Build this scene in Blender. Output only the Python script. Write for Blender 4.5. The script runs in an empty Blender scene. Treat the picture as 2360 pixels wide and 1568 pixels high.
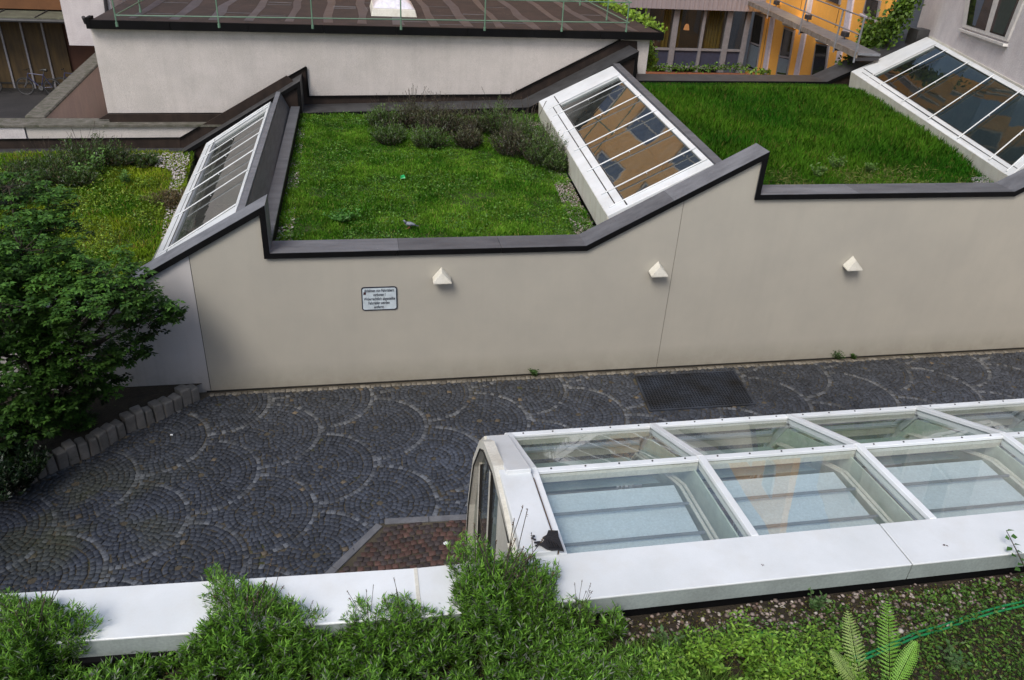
import bpy, math, random
import numpy as np
from mathutils import Vector, Matrix
PI = math.pi; R_ = math.radians
random.seed(7); rng = np.random.default_rng(11)
SC = bpy.context.scene; COL = SC.collection

# ------------------------------------------------------------------ survey
# The place is measured in metres: x along the cream wall, y away from the viewer, z up, alley paving at z = 0.
# ray() turns a position on the photograph (2359 x 1568 frame) into a line of sight; Z/Y/PL cut it with a real plane.
FL, PITCH, ROLL, YAW, CX, CY = 1818.1, .5188, .0585, .2069, 1179.5, 784.
CAM = np.array([0, 0, 8.4136])
vf = np.array([math.sin(YAW)*math.cos(PITCH), math.cos(YAW)*math.cos(PITCH), -math.sin(PITCH)])
vr0 = np.array([math.cos(YAW), -math.sin(YAW), 0.]); vu0 = np.cross(vr0, vf)
vr = math.cos(ROLL)*vr0 + math.sin(ROLL)*vu0; vu = -math.sin(ROLL)*vr0 + math.cos(ROLL)*vu0
def ray(x, y): return (x-CX)/FL*vr - (y-CY)/FL*vu + vf
def PL(x, y, n, d):
    v = ray(x, y); n = np.array(n, float)
    return CAM + (d - CAM@n)/(v@n)*v
def Z(x, y, z): return PL(x, y, (0, 0, 1), z)
def Y(x, y, yy): return PL(x, y, (0, 1, 0), yy)
def X(x, y, xx): return PL(x, y, (1, 0, 0), xx)
def YF(x, y, o=0): return PL(x, y, (-.0252, 1, 0), 23.2+o)      # plane of the far wall of the garden roofs
def yf(x, o=0): return 23.2+o+.0252*x

# ------------------------------------------------------------------ materials
def new_mat(name):
    m = bpy.data.materials.new(name); m.use_nodes = True
    nt = m.node_tree; b = nt.nodes['Principled BSDF']
    return m, nt, b
def node(nt, t, **kw):
    n = nt.nodes.new(t)
    for k, v in kw.items():
        if hasattr(n, k): setattr(n, k, v)
    return n
def ramp(nt, stops):
    r = nt.nodes.new('ShaderNodeValToRGB'); e = r.color_ramp.elements
    while len(e) < len(stops): e.new(.5)
    for i, (p, c) in enumerate(stops):
        e[i].position = p; e[i].color = (*c, 1) if len(c) == 3 else c
    return r
def coords(nt, scale=(1, 1, 1)):
    g = nt.nodes.new('ShaderNodeNewGeometry'); mp = nt.nodes.new('ShaderNodeMapping')
    mp.inputs['Scale'].default_value = scale
    nt.links.new(g.outputs['Position'], mp.inputs['Vector']); return mp.outputs['Vector']
def noise(nt, vec, scale, detail=6, rough=.6):
    n = nt.nodes.new('ShaderNodeTexNoise'); n.inputs['Scale'].default_value = scale
    n.inputs['Detail'].default_value = detail; n.inputs['Roughness'].default_value = rough
    nt.links.new(vec, n.inputs['Vector']); return n.outputs['Fac']
def mixc(nt, fac, a, b, mode='MIX'):
    m = nt.nodes.new('ShaderNodeMix'); m.data_type = 'RGBA'; m.blend_type = mode
    for s, v in ((0, fac), (6, a), (7, b)):
        if isinstance(v, (int, float)): m.inputs[s].default_value = v
        elif isinstance(v, tuple): m.inputs[s].default_value = (*v, 1) if len(v) == 3 else v
        else: nt.links.new(v, m.inputs[s])
    return m.outputs[2]
def math_(nt, op, a, b):
    m = nt.nodes.new('ShaderNodeMath'); m.operation = op
    for i, v in enumerate((a, b)):
        if isinstance(v, (int, float)): m.inputs[i].default_value = v
        else: nt.links.new(v, m.inputs[i])
    return m.outputs[0]
def bump(nt, b, h, strength=.3, dist=.01):
    n = nt.nodes.new('ShaderNodeBump'); n.inputs['Strength'].default_value = strength; n.inputs['Distance'].default_value = dist
    nt.links.new(h, n.inputs['Height']); nt.links.new(n.outputs['Normal'], b.inputs['Normal'])
def surf(name, c1, c2=None, scale=3, fine=60, rough=.8, bs=.3, bd=.01, metal=0, stretch=(1, 1, 1), spots=None, spec=.5, lo=.35, hi=.65, stain=None, grain=.13, objvar=0):
    """weathered surface: large blotches c1..c2, fine grain bump, optional spots (colour, threshold, scale), optional vertical stains"""
    m, nt, b = new_mat(name); v = coords(nt, stretch); v0 = coords(nt)
    c2 = c2 or tuple(x*.75 for x in c1)
    n1 = noise(nt, v, scale); r = ramp(nt, [(lo, c2), (hi, c1)]); nt.links.new(n1, r.inputs[0]); col = r.outputs[0]
    n2 = noise(nt, v0, fine, 4)
    g = ramp(nt, [(.3, (1-grain,)*3), (.7, (1+grain*.8,)*3)]); nt.links.new(n2, g.inputs[0])
    col = mixc(nt, 1., col, g.outputs[0], 'MULTIPLY')
    if stain:
        vs = coords(nt, (2.2, 2.2, .12)); ns = noise(nt, vs, 2.2, 8, .65)
        rs = ramp(nt, [(.48, (0, 0, 0)), (.75, (1, 1, 1))]); nt.links.new(ns, rs.inputs[0])
        col = mixc(nt, math_(nt, 'MULTIPLY', rs.outputs[0], stain[1]), col, stain[0])
    if spots:
        for (sc, th, ss) in ([spots] if isinstance(spots[1], float) else spots):
            n3 = noise(nt, v0, ss, 5, .7); rr = ramp(nt, [(th, (0, 0, 0)), (th+.06, (1, 1, 1))]); nt.links.new(n3, rr.inputs[0])
            col = mixc(nt, rr.outputs[0], col, sc)
    if objvar:      # every slab weathers a little differently
        oi = nt.nodes.new('ShaderNodeObjectInfo'); ro = ramp(nt, [(0, (1-objvar,)*3), (1, (1+objvar,)*3)]); nt.links.new(oi.outputs['Random'], ro.inputs[0]); col = mixc(nt, 1., col, ro.outputs[0], 'MULTIPLY')
    nt.links.new(col, b.inputs['Base Color'])
    b.inputs['Roughness'].default_value = rough; b.inputs['Metallic'].default_value = metal
    b.inputs['Specular IOR Level'].default_value = spec
    bump(nt, b, n2, bs, bd); return m
def flat(name, c, rough=.6, metal=0, spec=.5, emit=None, es=0):
    m, nt, b = new_mat(name)
    v = coords(nt); n1 = noise(nt, v, 9, 5); g = ramp(nt, [(.3, tuple(x*.82 for x in c)), (.7, tuple(min(1, x*1.1) for x in c))])
    nt.links.new(n1, g.inputs[0]); nt.links.new(g.outputs[0], b.inputs['Base Color'])
    b.inputs['Roughness'].default_value = rough; b.inputs['Metallic'].default_value = metal; b.inputs['Specular IOR Level'].default_value = spec
    if emit: b.inputs['Emission Color'].default_value = (*emit, 1); b.inputs['Emission Strength'].default_value = es
    return m
def vcol_mat(name, rough=.6, trans=.25, spec=.3, gain=1.):
    """uses the mesh's own colour attribute (leaf by leaf, stone by stone)"""
    m, nt, b = new_mat(name); a = nt.nodes.new('ShaderNodeAttribute'); a.attribute_name = 'Col'
    col = a.outputs['Color']
    b.inputs['Roughness'].default_value = rough; b.inputs['Specular IOR Level'].default_value = spec
    nt.links.new(col, b.inputs['Base Color'])
    if trans > 0:
        t = nt.nodes.new('ShaderNodeBsdfTranslucent'); mx = nt.nodes.new('ShaderNodeMixShader'); mx.inputs[0].default_value = trans
        c2 = mixc(nt, 1., col, (1.3, 1.25, .5), 'MULTIPLY'); nt.links.new(c2, t.inputs['Color'])
        nt.links.new(b.outputs[0], mx.inputs[1]); nt.links.new(t.outputs[0], mx.inputs[2])
        nt.links.new(mx.outputs[0], nt.nodes['Material Output'].inputs['Surface'])
    return m
def glass_mat(name, tint, ior=1.9, rough=.01, dirt=.1, dirtc=(.5, .52, .5), f0=None):
    """thin pane: see-through with tint, Fresnel reflection, a little dried dirt"""
    m = bpy.data.materials.new(name); m.use_nodes = True; nt = m.node_tree
    nt.nodes.remove(nt.nodes['Principled BSDF'])
    tr = nt.nodes.new('ShaderNodeBsdfTransparent'); tr.inputs['Color'].default_value = (*tint, 1)
    gl = nt.nodes.new('ShaderNodeBsdfGlossy'); gl.inputs['Roughness'].default_value = rough
    df = nt.nodes.new('ShaderNodeBsdfDiffuse'); df.inputs['Color'].default_value = (*dirtc, 1)
    fr = nt.nodes.new('ShaderNodeFresnel'); 
    ge = nt.nodes.new('ShaderNodeNewGeometry'); mr = nt.nodes.new('ShaderNodeMapRange'); nt.links.new(ge.outputs['Backfacing'], mr.inputs['Value'])
    mr.inputs['To Min'].default_value = ior; mr.inputs['To Max'].default_value = 1/ior; nt.links.new(mr.outputs['Result'], fr.inputs['IOR'])   # a pane is thin: same reflection from both sides
    v = coords(nt); nb = noise(nt, v, 1.3, 2); bp = nt.nodes.new('ShaderNodeBump'); bp.inputs['Strength'].default_value = .02; bp.inputs['Distance'].default_value = .05
    nt.links.new(nb, bp.inputs['Height']); nt.links.new(bp.outputs[0], gl.inputs['Normal'])
    mx = nt.nodes.new('ShaderNodeMixShader'); nt.links.new(fr.outputs[0], mx.inputs[0])
    nt.links.new(tr.outputs[0], mx.inputs[1]); nt.links.new(gl.outputs[0], mx.inputs[2])
    nd = noise(nt, v, 5, 8, .75); rr = ramp(nt, [(.35, (dirt*.3,)*3), (.75, (dirt*1.6,)*3)]); nt.links.new(nd, rr.inputs[0])
    mx2 = nt.nodes.new('ShaderNodeMixShader'); nt.links.new(rr.outputs[0], mx2.inputs[0])
    nt.links.new(mx.outputs[0], mx2.inputs[1]); nt.links.new(df.outputs[0], mx2.inputs[2])
    nt.links.new(mx2.outputs[0], nt.nodes['Material Output'].inputs['Surface'])
    return m

M = dict(
 cream=surf('cream_plaster', (.475, .448, .38), (.44, .416, .356), 1.1, 130, .9, .55, .006, stain=((.35, .33, .28), .13), spots=((.30, .27, .22), .735, 7)),
 cream2=surf('grey_plaster', (.60, .575, .56), (.55, .53, .52), .9, 130, .9, .55, .006, stain=((.28, .26, .24), .3)),
 oldwhite=surf('old_white_render', (.62, .57, .54), (.54, .50, .47), 1.6, 45, .92, .7, .02, stain=((.42, .39, .36), .35), spots=[((.30, .28, .25), .70, 22), ((.38, .36, .33), .72, 6)]),
 pink=surf('pink_render', (.58, .43, .37), (.50, .37, .33), 1.5, 40, .9, .5, .015, stain=((.66, .55, .42), .4)),
 white_bld=surf('white_render', (.66, .62, .62), (.55, .51, .52), 1.4, 30, .9, .6, .02, stain=((.46, .42, .42), .35), spots=((.45, .41, .41), .66, 9)),
 orange_block=surf('orange_render', (.88, .52, .20), (.80, .45, .16), 1.2, 40, .85, .4, .01),
 yellow=surf('yellow_render', (.86, .43, .08), (.78, .37, .065), 1.2, 40, .85, .4, .01, stain=((.62, .33, .10), .3)),
 zinc=surf('zinc_coping', (.185, .190, .205), (.122, .126, .138), 2.4, 60, .62, .35, .004, metal=.25, stretch=(.5, 2, 2), spots=[((.36, .36, .37), .655, 24), ((.08, .075, .08), .66, 5)], objvar=.3),
 zinc_d=surf('dark_zinc', (.075, .076, .078), (.045, .044, .045), 2.5, 60, .6, .3, .004, metal=.3, spots=((.16, .16, .155), .71, 24)),
 brown=surf('brown_flashing', (.036, .024, .019), (.020, .014, .012), 3, 60, .6, .3, .004, spec=.25, stain=((.065, .046, .034), .5)),
 black=surf('black_fascia', (.006, .006, .007), (.004, .004, .004), 3, 50, .7, .3, .003, spec=.12),
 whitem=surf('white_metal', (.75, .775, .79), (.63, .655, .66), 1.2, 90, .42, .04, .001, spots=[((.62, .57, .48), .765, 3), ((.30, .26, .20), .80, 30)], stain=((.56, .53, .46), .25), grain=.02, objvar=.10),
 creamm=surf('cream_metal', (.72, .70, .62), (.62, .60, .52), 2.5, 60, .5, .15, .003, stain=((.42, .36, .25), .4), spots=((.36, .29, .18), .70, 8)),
 greyface=surf('shaded_metal', (.30, .34, .33), (.24, .27, .26), 3, 60, .6, .2, .003, spots=((.17, .17, .15), .72, 14)),  # grey copy of the white metal, shade of the ledge front put into colour
 seal=flat('black_seal', (.02, .018, .016), .6),
 gravelb=surf('soil_dark', (.040, .030, .018), (.022, .017, .010), 5, 30, .95, .9, .03, spots=((.05, .055, .018), .6, 9)),
 turfsoil=surf('turf_soil', (.050, .058, .018), (.028, .040, .011), 2.2, 25, .95, .9, .03, spots=((.075, .055, .025), .66, 3)),
 asphalt=surf('asphalt', (.035, .033, .034), (.022, .021, .022), .8, 60, .9, .5, .01, spots=((.06, .055, .05), .7, 8)),
 joint=surf('joint_sand', (.105, .088, .06), (.05, .042, .03), 1.3, 80, .95, .8, .01, spots=((.045, .05, .015), .58, 2.2)),
 granite=surf('granite', (.20, .19, .175), (.115, .11, .10), 3.5, 90, .8, .6, .01, spots=[((.07, .08, .05), .62, 5), ((.30, .28, .26), .69, 60)]),
 kerbm=surf('granite_kerb', (.17, .175, .19), (.11, .113, .125), 4, 90, .75, .5, .008),
 roofing=surf('bitumen_roofing', (.046, .029, .025), (.025, .017, .015), 1.8, 60, .85, .5, .01, spots=[((.085, .06, .045), .62, 3.4), ((.06, .058, .03), .66, 6), ((.02, .015, .015), .7, 9)]),
 tar=surf('tar_seam', (.072, .068, .082), (.040, .037, .045), 3, 40, .5, .3, .006),
 railg=flat('green_paint', (.12, .22, .15), .5), steel=flat('galvanised', (.30, .31, .34), .45, .5), steeld=surf('grating_steel', (.055, .068, .095), (.020, .019, .018), 1.2, 50, .5, .3, .002, metal=.2),
 pit_shade=flat('pit_shade', (.008, .009, .010), .9), dome=flat('dome_acrylic', (.76, .74, .80), .18),
 signw=flat('sign_white', (.60, .68, .72), .35), ink=flat('sign_ink', (.012, .016, .035), .5), sticker=flat('sticker', (.05, .012, .014), .6),
 bitumen=surf('bitumen_patch', (.022, .021, .023), (.010, .010, .011), 9, 70, .45, .6, .01),
 blueg=flat('blue_grey_panel', (.045, .050, .085), .5), greyfr=flat('grey_frame', (.23, .22, .235), .5), lilac=surf('ribbed_fascia', (.36, .31, .33), (.27, .235, .25), 5, 40, .6, .3, .01, stretch=(4, 4, .2)),
 pilaster=flat('lilac_pilaster', (.55, .50, .56), .8), curtain=surf('yellow_curtain', (.55, .36, .07), (.34, .21, .035), 18, 60, .8, .3, .01, stretch=(1, 1, .03)),
 shade=flat('lamp_shade', (.7, .3, .12), .7, emit=(1, .42, .16), es=.8), floord=flat('room_dark', (.035, .03, .026), .9), roomg=flat('room_green', (.17, .19, .165), .9),
 wood=surf('door_timber', (.085, .052, .016), (.036, .022, .008), 2, 40, .75, .3, .01, stretch=(3, 3, .4), spots=((.06, .04, .02), .62, 2.2), stain=((.05, .035, .02), .6)),
 brownw=surf('brown_wall', (.085, .036, .022), (.065, .028, .018), 2, 50, .85, .3, .01), orangeb=surf('brown_fascia', (.17, .072, .026), (.13, .055, .02), 2, 50, .8, .3, .01),
 mossroof=surf('mossy_sheet', (.12, .125, .085), (.07, .07, .05), 2.5, 40, .8, .5, .01, spots=((.20, .19, .12), .62, 8)),
 mossstone=surf('mossy_coping', (.17, .155, .135), (.075, .075, .05), 5, 50, .9, .8, .02, spots=((.30, .27, .23), .62, 11)),
 pipe=flat('dark_pipe', (.03, .028, .032), .5), tyre=flat('tyre', (.018, .018, .018), .8), bikeblue=flat('bike_blue', (.03, .035, .10), .35), chrome=flat('bike_metal', (.09, .09, .095), .45),
 saddle=flat('saddle_black', (.015, .015, .016), .5), hose=flat('green_hose', (.015, .21, .065), .4), can=flat('green_plastic', (.02, .45, .13), .3), paper=flat('paper_scrap', (.80, .82, .84), .8),
 blind=surf('sun_blind', (.66, .74, .79), (.58, .66, .71), 1.5, 60, .85, .2, .004, stain=((.48, .53, .56), .3)), rod=flat('blind_rod', (.20, .22, .24), .6),  # blind's pale blue tint also stands for sky reflected in the panes
 skin=flat('skin', (.50, .30, .22), .6), shirt=flat('white_shirt', (.55, .52, .50), .9), hair=flat('hair', (.04, .025, .015), .8), trousers=flat('trousers', (.05, .06, .12), .9),
 bark=surf('bark', (.075, .06, .045), (.04, .032, .025), 6, 40, .9, .9, .02), feather=flat('pigeon_grey', (.24, .26, .31), .7), featherd=flat('pigeon_dark', (.05, .055, .075), .7), feathern=flat('pigeon_neck', (.07, .09, .11), .4), orange=flat('pigeon_foot', (.4, .12, .08), .6),
 doorw=flat('window_white', (.62, .60, .58), .5), terracotta=flat('terracotta', (.30, .11, .05), .8),
 leaf=vcol_mat('leaf', .5, .22, .35), grass=vcol_mat('grass_blade', .65, .30, .2), stone=vcol_mat('sett_stone', .62, 0, .45), pebble=vcol_mat('pebble', .75, 0, .3),
 glass_sky=glass_mat('skylight_glass', (.34, .42, .39), 2.9, .012, .10, (.30, .33, .30)),
 glass_dark=glass_mat('dark_skylight_glass', (.20, .28, .25), 1.36, .012, .05, (.22, .25, .24)),
 glass_can=glass_mat('canopy_glass', (.90, .95, .93), 2.7, .012, .08, (.66, .72, .70)),
 glass_end=glass_mat('end_glass', (.55, .64, .62), 1.45, .01, .04),
 glass_win=glass_mat('window_glass', (.42, .45, .45), 1.6, .01, .03, (.2, .2, .2)),
)
def add_stone_grain():
    nt = M['stone'].node_tree; b = nt.nodes['Principled BSDF']; a = [n for n in nt.nodes if n.type == 'ATTRIBUTE'][0]
    v = coords(nt); n = noise(nt, v, 55, 5, .7); g = ramp(nt, [(.3, (.62, .62, .62)), (.72, (1.35, 1.35, 1.35))]); nt.links.new(n, g.inputs[0])
    col = mixc(nt, 1., a.outputs['Color'], g.outputs[0], 'MULTIPLY'); nt.links.new(col, b.inputs['Base Color'])
    bump(nt, b, n, .5, .006)
add_stone_grain()

def foot_dirt(m, c, zt=.55):
    nt = m.node_tree; b = nt.nodes['Principled BSDF']; src = b.inputs['Base Color'].links[0].from_socket
    g = nt.nodes.new('ShaderNodeNewGeometry'); sp = nt.nodes.new('ShaderNodeSeparateXYZ'); nt.links.new(g.outputs['Position'], sp.inputs[0])
    mr = nt.nodes.new('ShaderNodeMapRange'); nt.links.new(sp.outputs['Z'], mr.inputs['Value']); mr.inputs['From Min'].default_value = 0; mr.inputs['From Max'].default_value = zt; mr.inputs['To Min'].default_value = 1; mr.inputs['To Max'].default_value = 0
    n = noise(nt, coords(nt), 3.5, 8, .7); f = math_(nt, 'MULTIPLY', mr.outputs[0], n); nt.links.new(mixc(nt, f, src, c), b.inputs['Base Color'])
foot_dirt(M['cream'], (.22, .20, .15)); foot_dirt(M['cream2'], (.17, .16, .13), .8); foot_dirt(M['pink'], (.3, .24, .2), .8)

# ------------------------------------------------------------------ object helpers
def tag(o, label=None, cat=None, group=None, kind=None):
    if label: o['label'] = label
    if cat: o['category'] = cat
    if group: o['group'] = group
    if kind: o['kind'] = kind
    return o
def thing(name, label, cat, loc=(0, 0, 0), group=None, rz=0):
    o = bpy.data.objects.new(name, None); COL.objects.link(o); o.location = tuple(float(a) for a in loc); o.rotation_euler = (0, 0, rz)
    o.empty_display_size = .1
    return tag(o, label, cat, group)
def link(name, me, mat, parent=None, world=True):
    o = bpy.data.objects.new(name, me); COL.objects.link(o)
    for m in (mat if isinstance(mat, (list, tuple)) else [mat]): me.materials.append(m)
    if parent is not None:
        o.parent = parent
        if world: o.matrix_parent_inverse = wmat(parent).inverted()
    return o
def wmat(o):
    m = Matrix.Translation(o.location) @ o.rotation_euler.to_matrix().to_4x4() @ Matrix.Diagonal((*o.scale, 1))
    if o.parent: m = wmat(o.parent) @ o.matrix_parent_inverse @ m
    return m
class MB:
    """collects polygons; build() links them as one mesh"""
    def __init__(s): s.v = []; s.f = []; s.mi = []; s.m = 0
    def poly(s, pts):
        i = len(s.v); s.v += [tuple(map(float, p)) for p in pts]; s.f.append(tuple(range(i, i+len(pts)))); s.mi.append(s.m)
    def hexa(s, p):      # p: 8 corners, 0-3 bottom ring, 4-7 top ring
        i = len(s.v); s.v += [tuple(map(float, q)) for q in p]
        for f in ((3, 2, 1, 0), (4, 5, 6, 7), (0, 1, 5, 4), (1, 2, 6, 5), (2, 3, 7, 6), (3, 0, 4, 7)):
            s.f.append(tuple(i+k for k in f)); s.mi.append(s.m)
    def box(s, a, b):
        (x0, y0, z0), (x1, y1, z1) = a, b
        s.hexa([(x0, y0, z0), (x1, y0, z0), (x1, y1, z0), (x0, y1, z0), (x0, y0, z1), (x1, y0, z1), (x1, y1, z1), (x0, y1, z1)])
    def slab(s, q, off):  # quad extruded by vector
        q = [np.array(a, float) for a in q]; off = np.array(off, float)
        s.hexa([*q, *[a+off for a in q]])
    def prism(s, ring, off):   # polygon extruded by vector
        n = len(ring); off = np.array(off, float); i = len(s.v)
        s.v += [tuple(map(float, a)) for a in ring] + [tuple(map(float, np.array(a)+off)) for a in ring]
        s.f.append(tuple(range(i+n-1, i-1, -1))); s.f.append(tuple(range(i+n, i+2*n))); s.mi += [s.m]*2
        for k in range(n):
            l = (k+1) % n; s.f.append((i+k, i+l, i+n+l, i+n+k)); s.mi.append(s.m)
    def bar(s, a, b, w, h=None, up=(0, 0, 1)):
        a = np.array(a, float); b = np.array(b, float); h = h or w; d = b-a; d /= np.linalg.norm(d)
        u = np.array(up, float); 
        if abs(d@u) > .98: u = np.array([0, 1., 0])
        sd = np.cross(d, u); sd /= np.linalg.norm(sd); u = np.cross(sd, d)
        c = [(-w/2, -h/2), (w/2, -h/2), (w/2, h/2), (-w/2, h/2)]
        s.hexa([a+sd*x+u*y for x, y in c] + [b+sd*x+u*y for x, y in c])
    def tube(s, pts, r, n=8, close=False):
        pts = [np.array(p, float) for p in pts]; k = len(pts); rs = r if isinstance(r, (list, tuple)) else [r]*k
        i0 = len(s.v); prev = None
        for j, p in enumerate(pts):
            if close: d = pts[(j+1) % k]-pts[j-1]
            else: d = pts[min(j+1, k-1)]-pts[max(j-1, 0)]
            d = d/(np.linalg.norm(d)+1e-9)
            u = np.array([0, 0, 1.]) if abs(d[2]) < .9 else np.array([0, 1., 0])
            if prev is not None and not close: u = prev
            sd = np.cross(d, u); sd /= np.linalg.norm(sd)+1e-9; u = np.cross(sd, d); prev = u
            for q in range(n):
                a = 2*PI*q/n; s.v.append(tuple(p+rs[j]*(math.cos(a)*sd+math.sin(a)*u)))
        for j in range(k if close else k-1):
            for q in range(n):
                a = i0+j*n+q; b = i0+j*n+(q+1) % n; c = i0+((j+1) % k)*n+(q+1) % n; d = i0+((j+1) % k)*n+q
                s.f.append((a, b, c, d)); s.mi.append(s.m)
        if not close:
            s.f.append(tuple(i0+q for q in range(n-1, -1, -1))); s.f.append(tuple(i0+(k-1)*n+q for q in range(n))); s.mi += [s.m]*2
    def build(s, name, mat, parent=None, smooth=False, bevel=0, seg=1):
        me = bpy.data.meshes.new(name); me.from_pydata(s.v, [], s.f); me.update()
        o = link(name, me, mat, parent)
        if isinstance(mat, (list, tuple)): me.polygons.foreach_set('material_index', s.mi)
        if smooth: me.polygons.foreach_set('use_smooth', [True]*len(s.f))
        if bevel:
            b = o.modifiers.new('bevel', 'BEVEL'); b.width = bevel; b.segments = seg; b.limit_method = 'ANGLE'
        return o
def np_mesh(name, V, F, C, mat, parent=None, smooth=False):
    """V (n,3), F (m,k) all faces with k corners, C (n,3) vertex colours"""
    me = bpy.data.meshes.new(name); n = len(V); m, k = F.shape
    me.vertices.add(n); me.vertices.foreach_set('co', np.ascontiguousarray(V, dtype=np.float32).ravel())
    me.loops.add(m*k); me.loops.foreach_set('vertex_index', np.ascontiguousarray(F, dtype=np.int32).ravel())
    me.polygons.add(m); me.polygons.foreach_set('loop_start', np.arange(0, m*k, k, dtype=np.int32))
    try: me.polygons.foreach_set('loop_total', np.full(m, k, dtype=np.int32))
    except Exception: pass
    me.update(calc_edges=True)
    if smooth: me.polygons.foreach_set('use_smooth', np.ones(m, dtype=bool))
    if C is not None:
        a = me.color_attributes.new('Col', 'FLOAT_COLOR', 'POINT')
        a.data.foreach_set('color', np.concatenate([C, np.ones((n, 1))], 1).astype(np.float32).ravel())
    return link(name, me, mat, parent)
def norm(a): return a/(np.linalg.norm(a, axis=-1, keepdims=True)+1e-9)
def vnoise(x, y, s, seed=0):
    """smooth 2-D value noise 0..1"""
    x = np.asarray(x)*s; y = np.asarray(y)*s; xi = np.floor(x).astype(int); yi = np.floor(y).astype(int); fx = x-xi; fy = y-yi
    h = lambda a, b: (np.sin(a*127.1+b*311.7+seed*74.7)*43758.5453) % 1
    fx = fx*fx*(3-2*fx); fy = fy*fy*(3-2*fy)
    return (h(xi, yi)*(1-fx)+h(xi+1, yi)*fx)*(1-fy)+(h(xi, yi+1)*(1-fx)+h(xi+1, yi+1)*fx)*fy
def fbm(x, y, s, seed=0): return (vnoise(x, y, s, seed)+.5*vnoise(x, y, s*2.1, seed+1)+.25*vnoise(x, y, s*4.3, seed+2))/1.75
class Leaves:
    """many small leaf-shaped faces: base point, direction, length, width, colour"""
    def __init__(s): s.parts = []
    def add(s, p, d, ln, w, c, nrm=None, fold=.25, tipf=.55):
        n = len(p); p = np.asarray(p, float); d = norm(np.asarray(d, float)); ln = np.broadcast_to(ln, (n,))[:, None]; w = np.broadcast_to(w, (n,))[:, None]
        if nrm is None: nrm = np.tile([0, 0, 1.], (n, 1))+rng.normal(0, .45, (n, 3))
        sd = norm(np.cross(d, nrm)); up = norm(np.cross(sd, d))
        V = np.stack([p, p+d*ln*.45+sd*w*.5+up*w*fold, p+d*ln-up*ln*.08, p+d*ln*.45-sd*w*.5+up*w*fold], 1)
        c = np.broadcast_to(c, (n, 3)); C = np.stack([c*.75, c, c*1.12, c], 1)
        s.parts.append((V.reshape(-1, 3), C.reshape(-1, 3)))
    def build(s, name, parent=None, mat=None):
        V = np.concatenate([a for a, _ in s.parts]); C = np.concatenate([b for _, b in s.parts])
        F = np.arange(len(V)).reshape(-1, 4)
        return np_mesh(name, V, F, np.clip(C, 0, 1), mat or M['leaf'], parent)
def in_poly(x, y, poly):
    r = np.zeros(len(x), bool); n = len(poly)
    for i in range(n):
        x0, y0 = poly[i][:2]; x1, y1 = poly[(i+1) % n][:2]
        c = ((y0 > y) != (y1 > y)) & (x < (x1-x0)*(y-y0)/(y1-y0+1e-12)+x0); r ^= c
    return r
def sample_poly(poly, n):
    P = np.array([p[:2] for p in poly], float); a = P.min(0); b = P.max(0); out = np.zeros((0, 2))
    while len(out) < n:
        q = rng.uniform(a, b, (n*2, 2)); q = q[in_poly(q[:, 0], q[:, 1], P)]; out = np.concatenate([out, q])
    return out[:n]
def blades(name, poly, zf, n, h, w, colf, label, lean=.35, mat='grass', hvar=None):
    """one lawn: a field of single grass blades over a polygon (nobody could count them)"""
    q = sample_poly(poly, n); x, y = q[:, 0], q[:, 1]; z = zf(x, y)
    hh = h*rng.uniform(.5, 1.25, n)
    if hvar is not None: hh = hh*hvar(x, y)
    az = rng.uniform(0, 2*PI, n); ln = rng.normal(0, lean, n)+.1
    d = np.stack([np.cos(az)*ln, np.sin(az)*ln, np.ones(n)], 1); d = norm(d)
    a2 = az+PI/2+rng.normal(0, .4, n); sd = np.stack([np.cos(a2), np.sin(a2), np.zeros(n)], 1)*(w*rng.uniform(.6, 1.3, n))[:, None]
    b = np.stack([x, y, z-.01], 1); mid = b+d*hh[:, None]*.55; tip = b+(d+np.stack([np.cos(az)*.5*lean*2, np.sin(az)*.5*lean*2, -.25*np.ones(n)], 1)*.5)*hh[:, None]
    V = np.stack([b-sd*.5, b+sd*.5, mid+sd*.35, tip, mid-sd*.35], 1).reshape(-1, 3)
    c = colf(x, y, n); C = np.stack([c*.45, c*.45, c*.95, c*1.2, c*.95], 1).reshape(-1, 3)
    o = np_mesh(name, V, np.arange(n*5).reshape(-1, 5), np.clip(C, 0, 1), M[mat])
    return tag(o, label, 'grass', kind='stuff')
def lerp(a, b, t): return np.array(a, float)*(1-t)+np.array(b, float)*t

# ------------------------------------------------------------------ GROUND AND PAVING
g = MB(); g.poly([(-150, -60, 0), (170, -60, 0), (170, 260, 0), (-150, 260, 0)])
tag(g.build('ground', M['asphalt']), kind='structure')
g = MB(); g.poly([(-14, 2.9, .004), (24, 2.9, .004), (24, 13.0, .004), (-14, 13.0, .004)])
tag(g.build('paving_bed', M['joint']), kind='structure')
KERB = [Z(x, y, 0)[:2] for x, y in [(474, 916), (424, 941), (387, 963), (343, 983), (300, 999), (263, 1023), (233, 1045), (197, 1059), (100, 1103), (-20, 1170), (-160, 1270), (-330, 1400)]]
BED = [(-2.98, 13.0)]+[tuple(k) for k in KERB]+[(-14, 9), (-14, 13)]
GR = [(5.20, 12.71), (7.42, 12.71), (7.30, 11.48), (5.10, 11.48)]       # grating outline
BR = [(.11, 9.16), (-.62, 8.26), (-3.2, 5.1), (-3.2, 3.3), (1.0, 3.3), (9, 3.3), (9, 9.1), (1.39, 9.1)]   # reddish entrance paving
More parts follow.
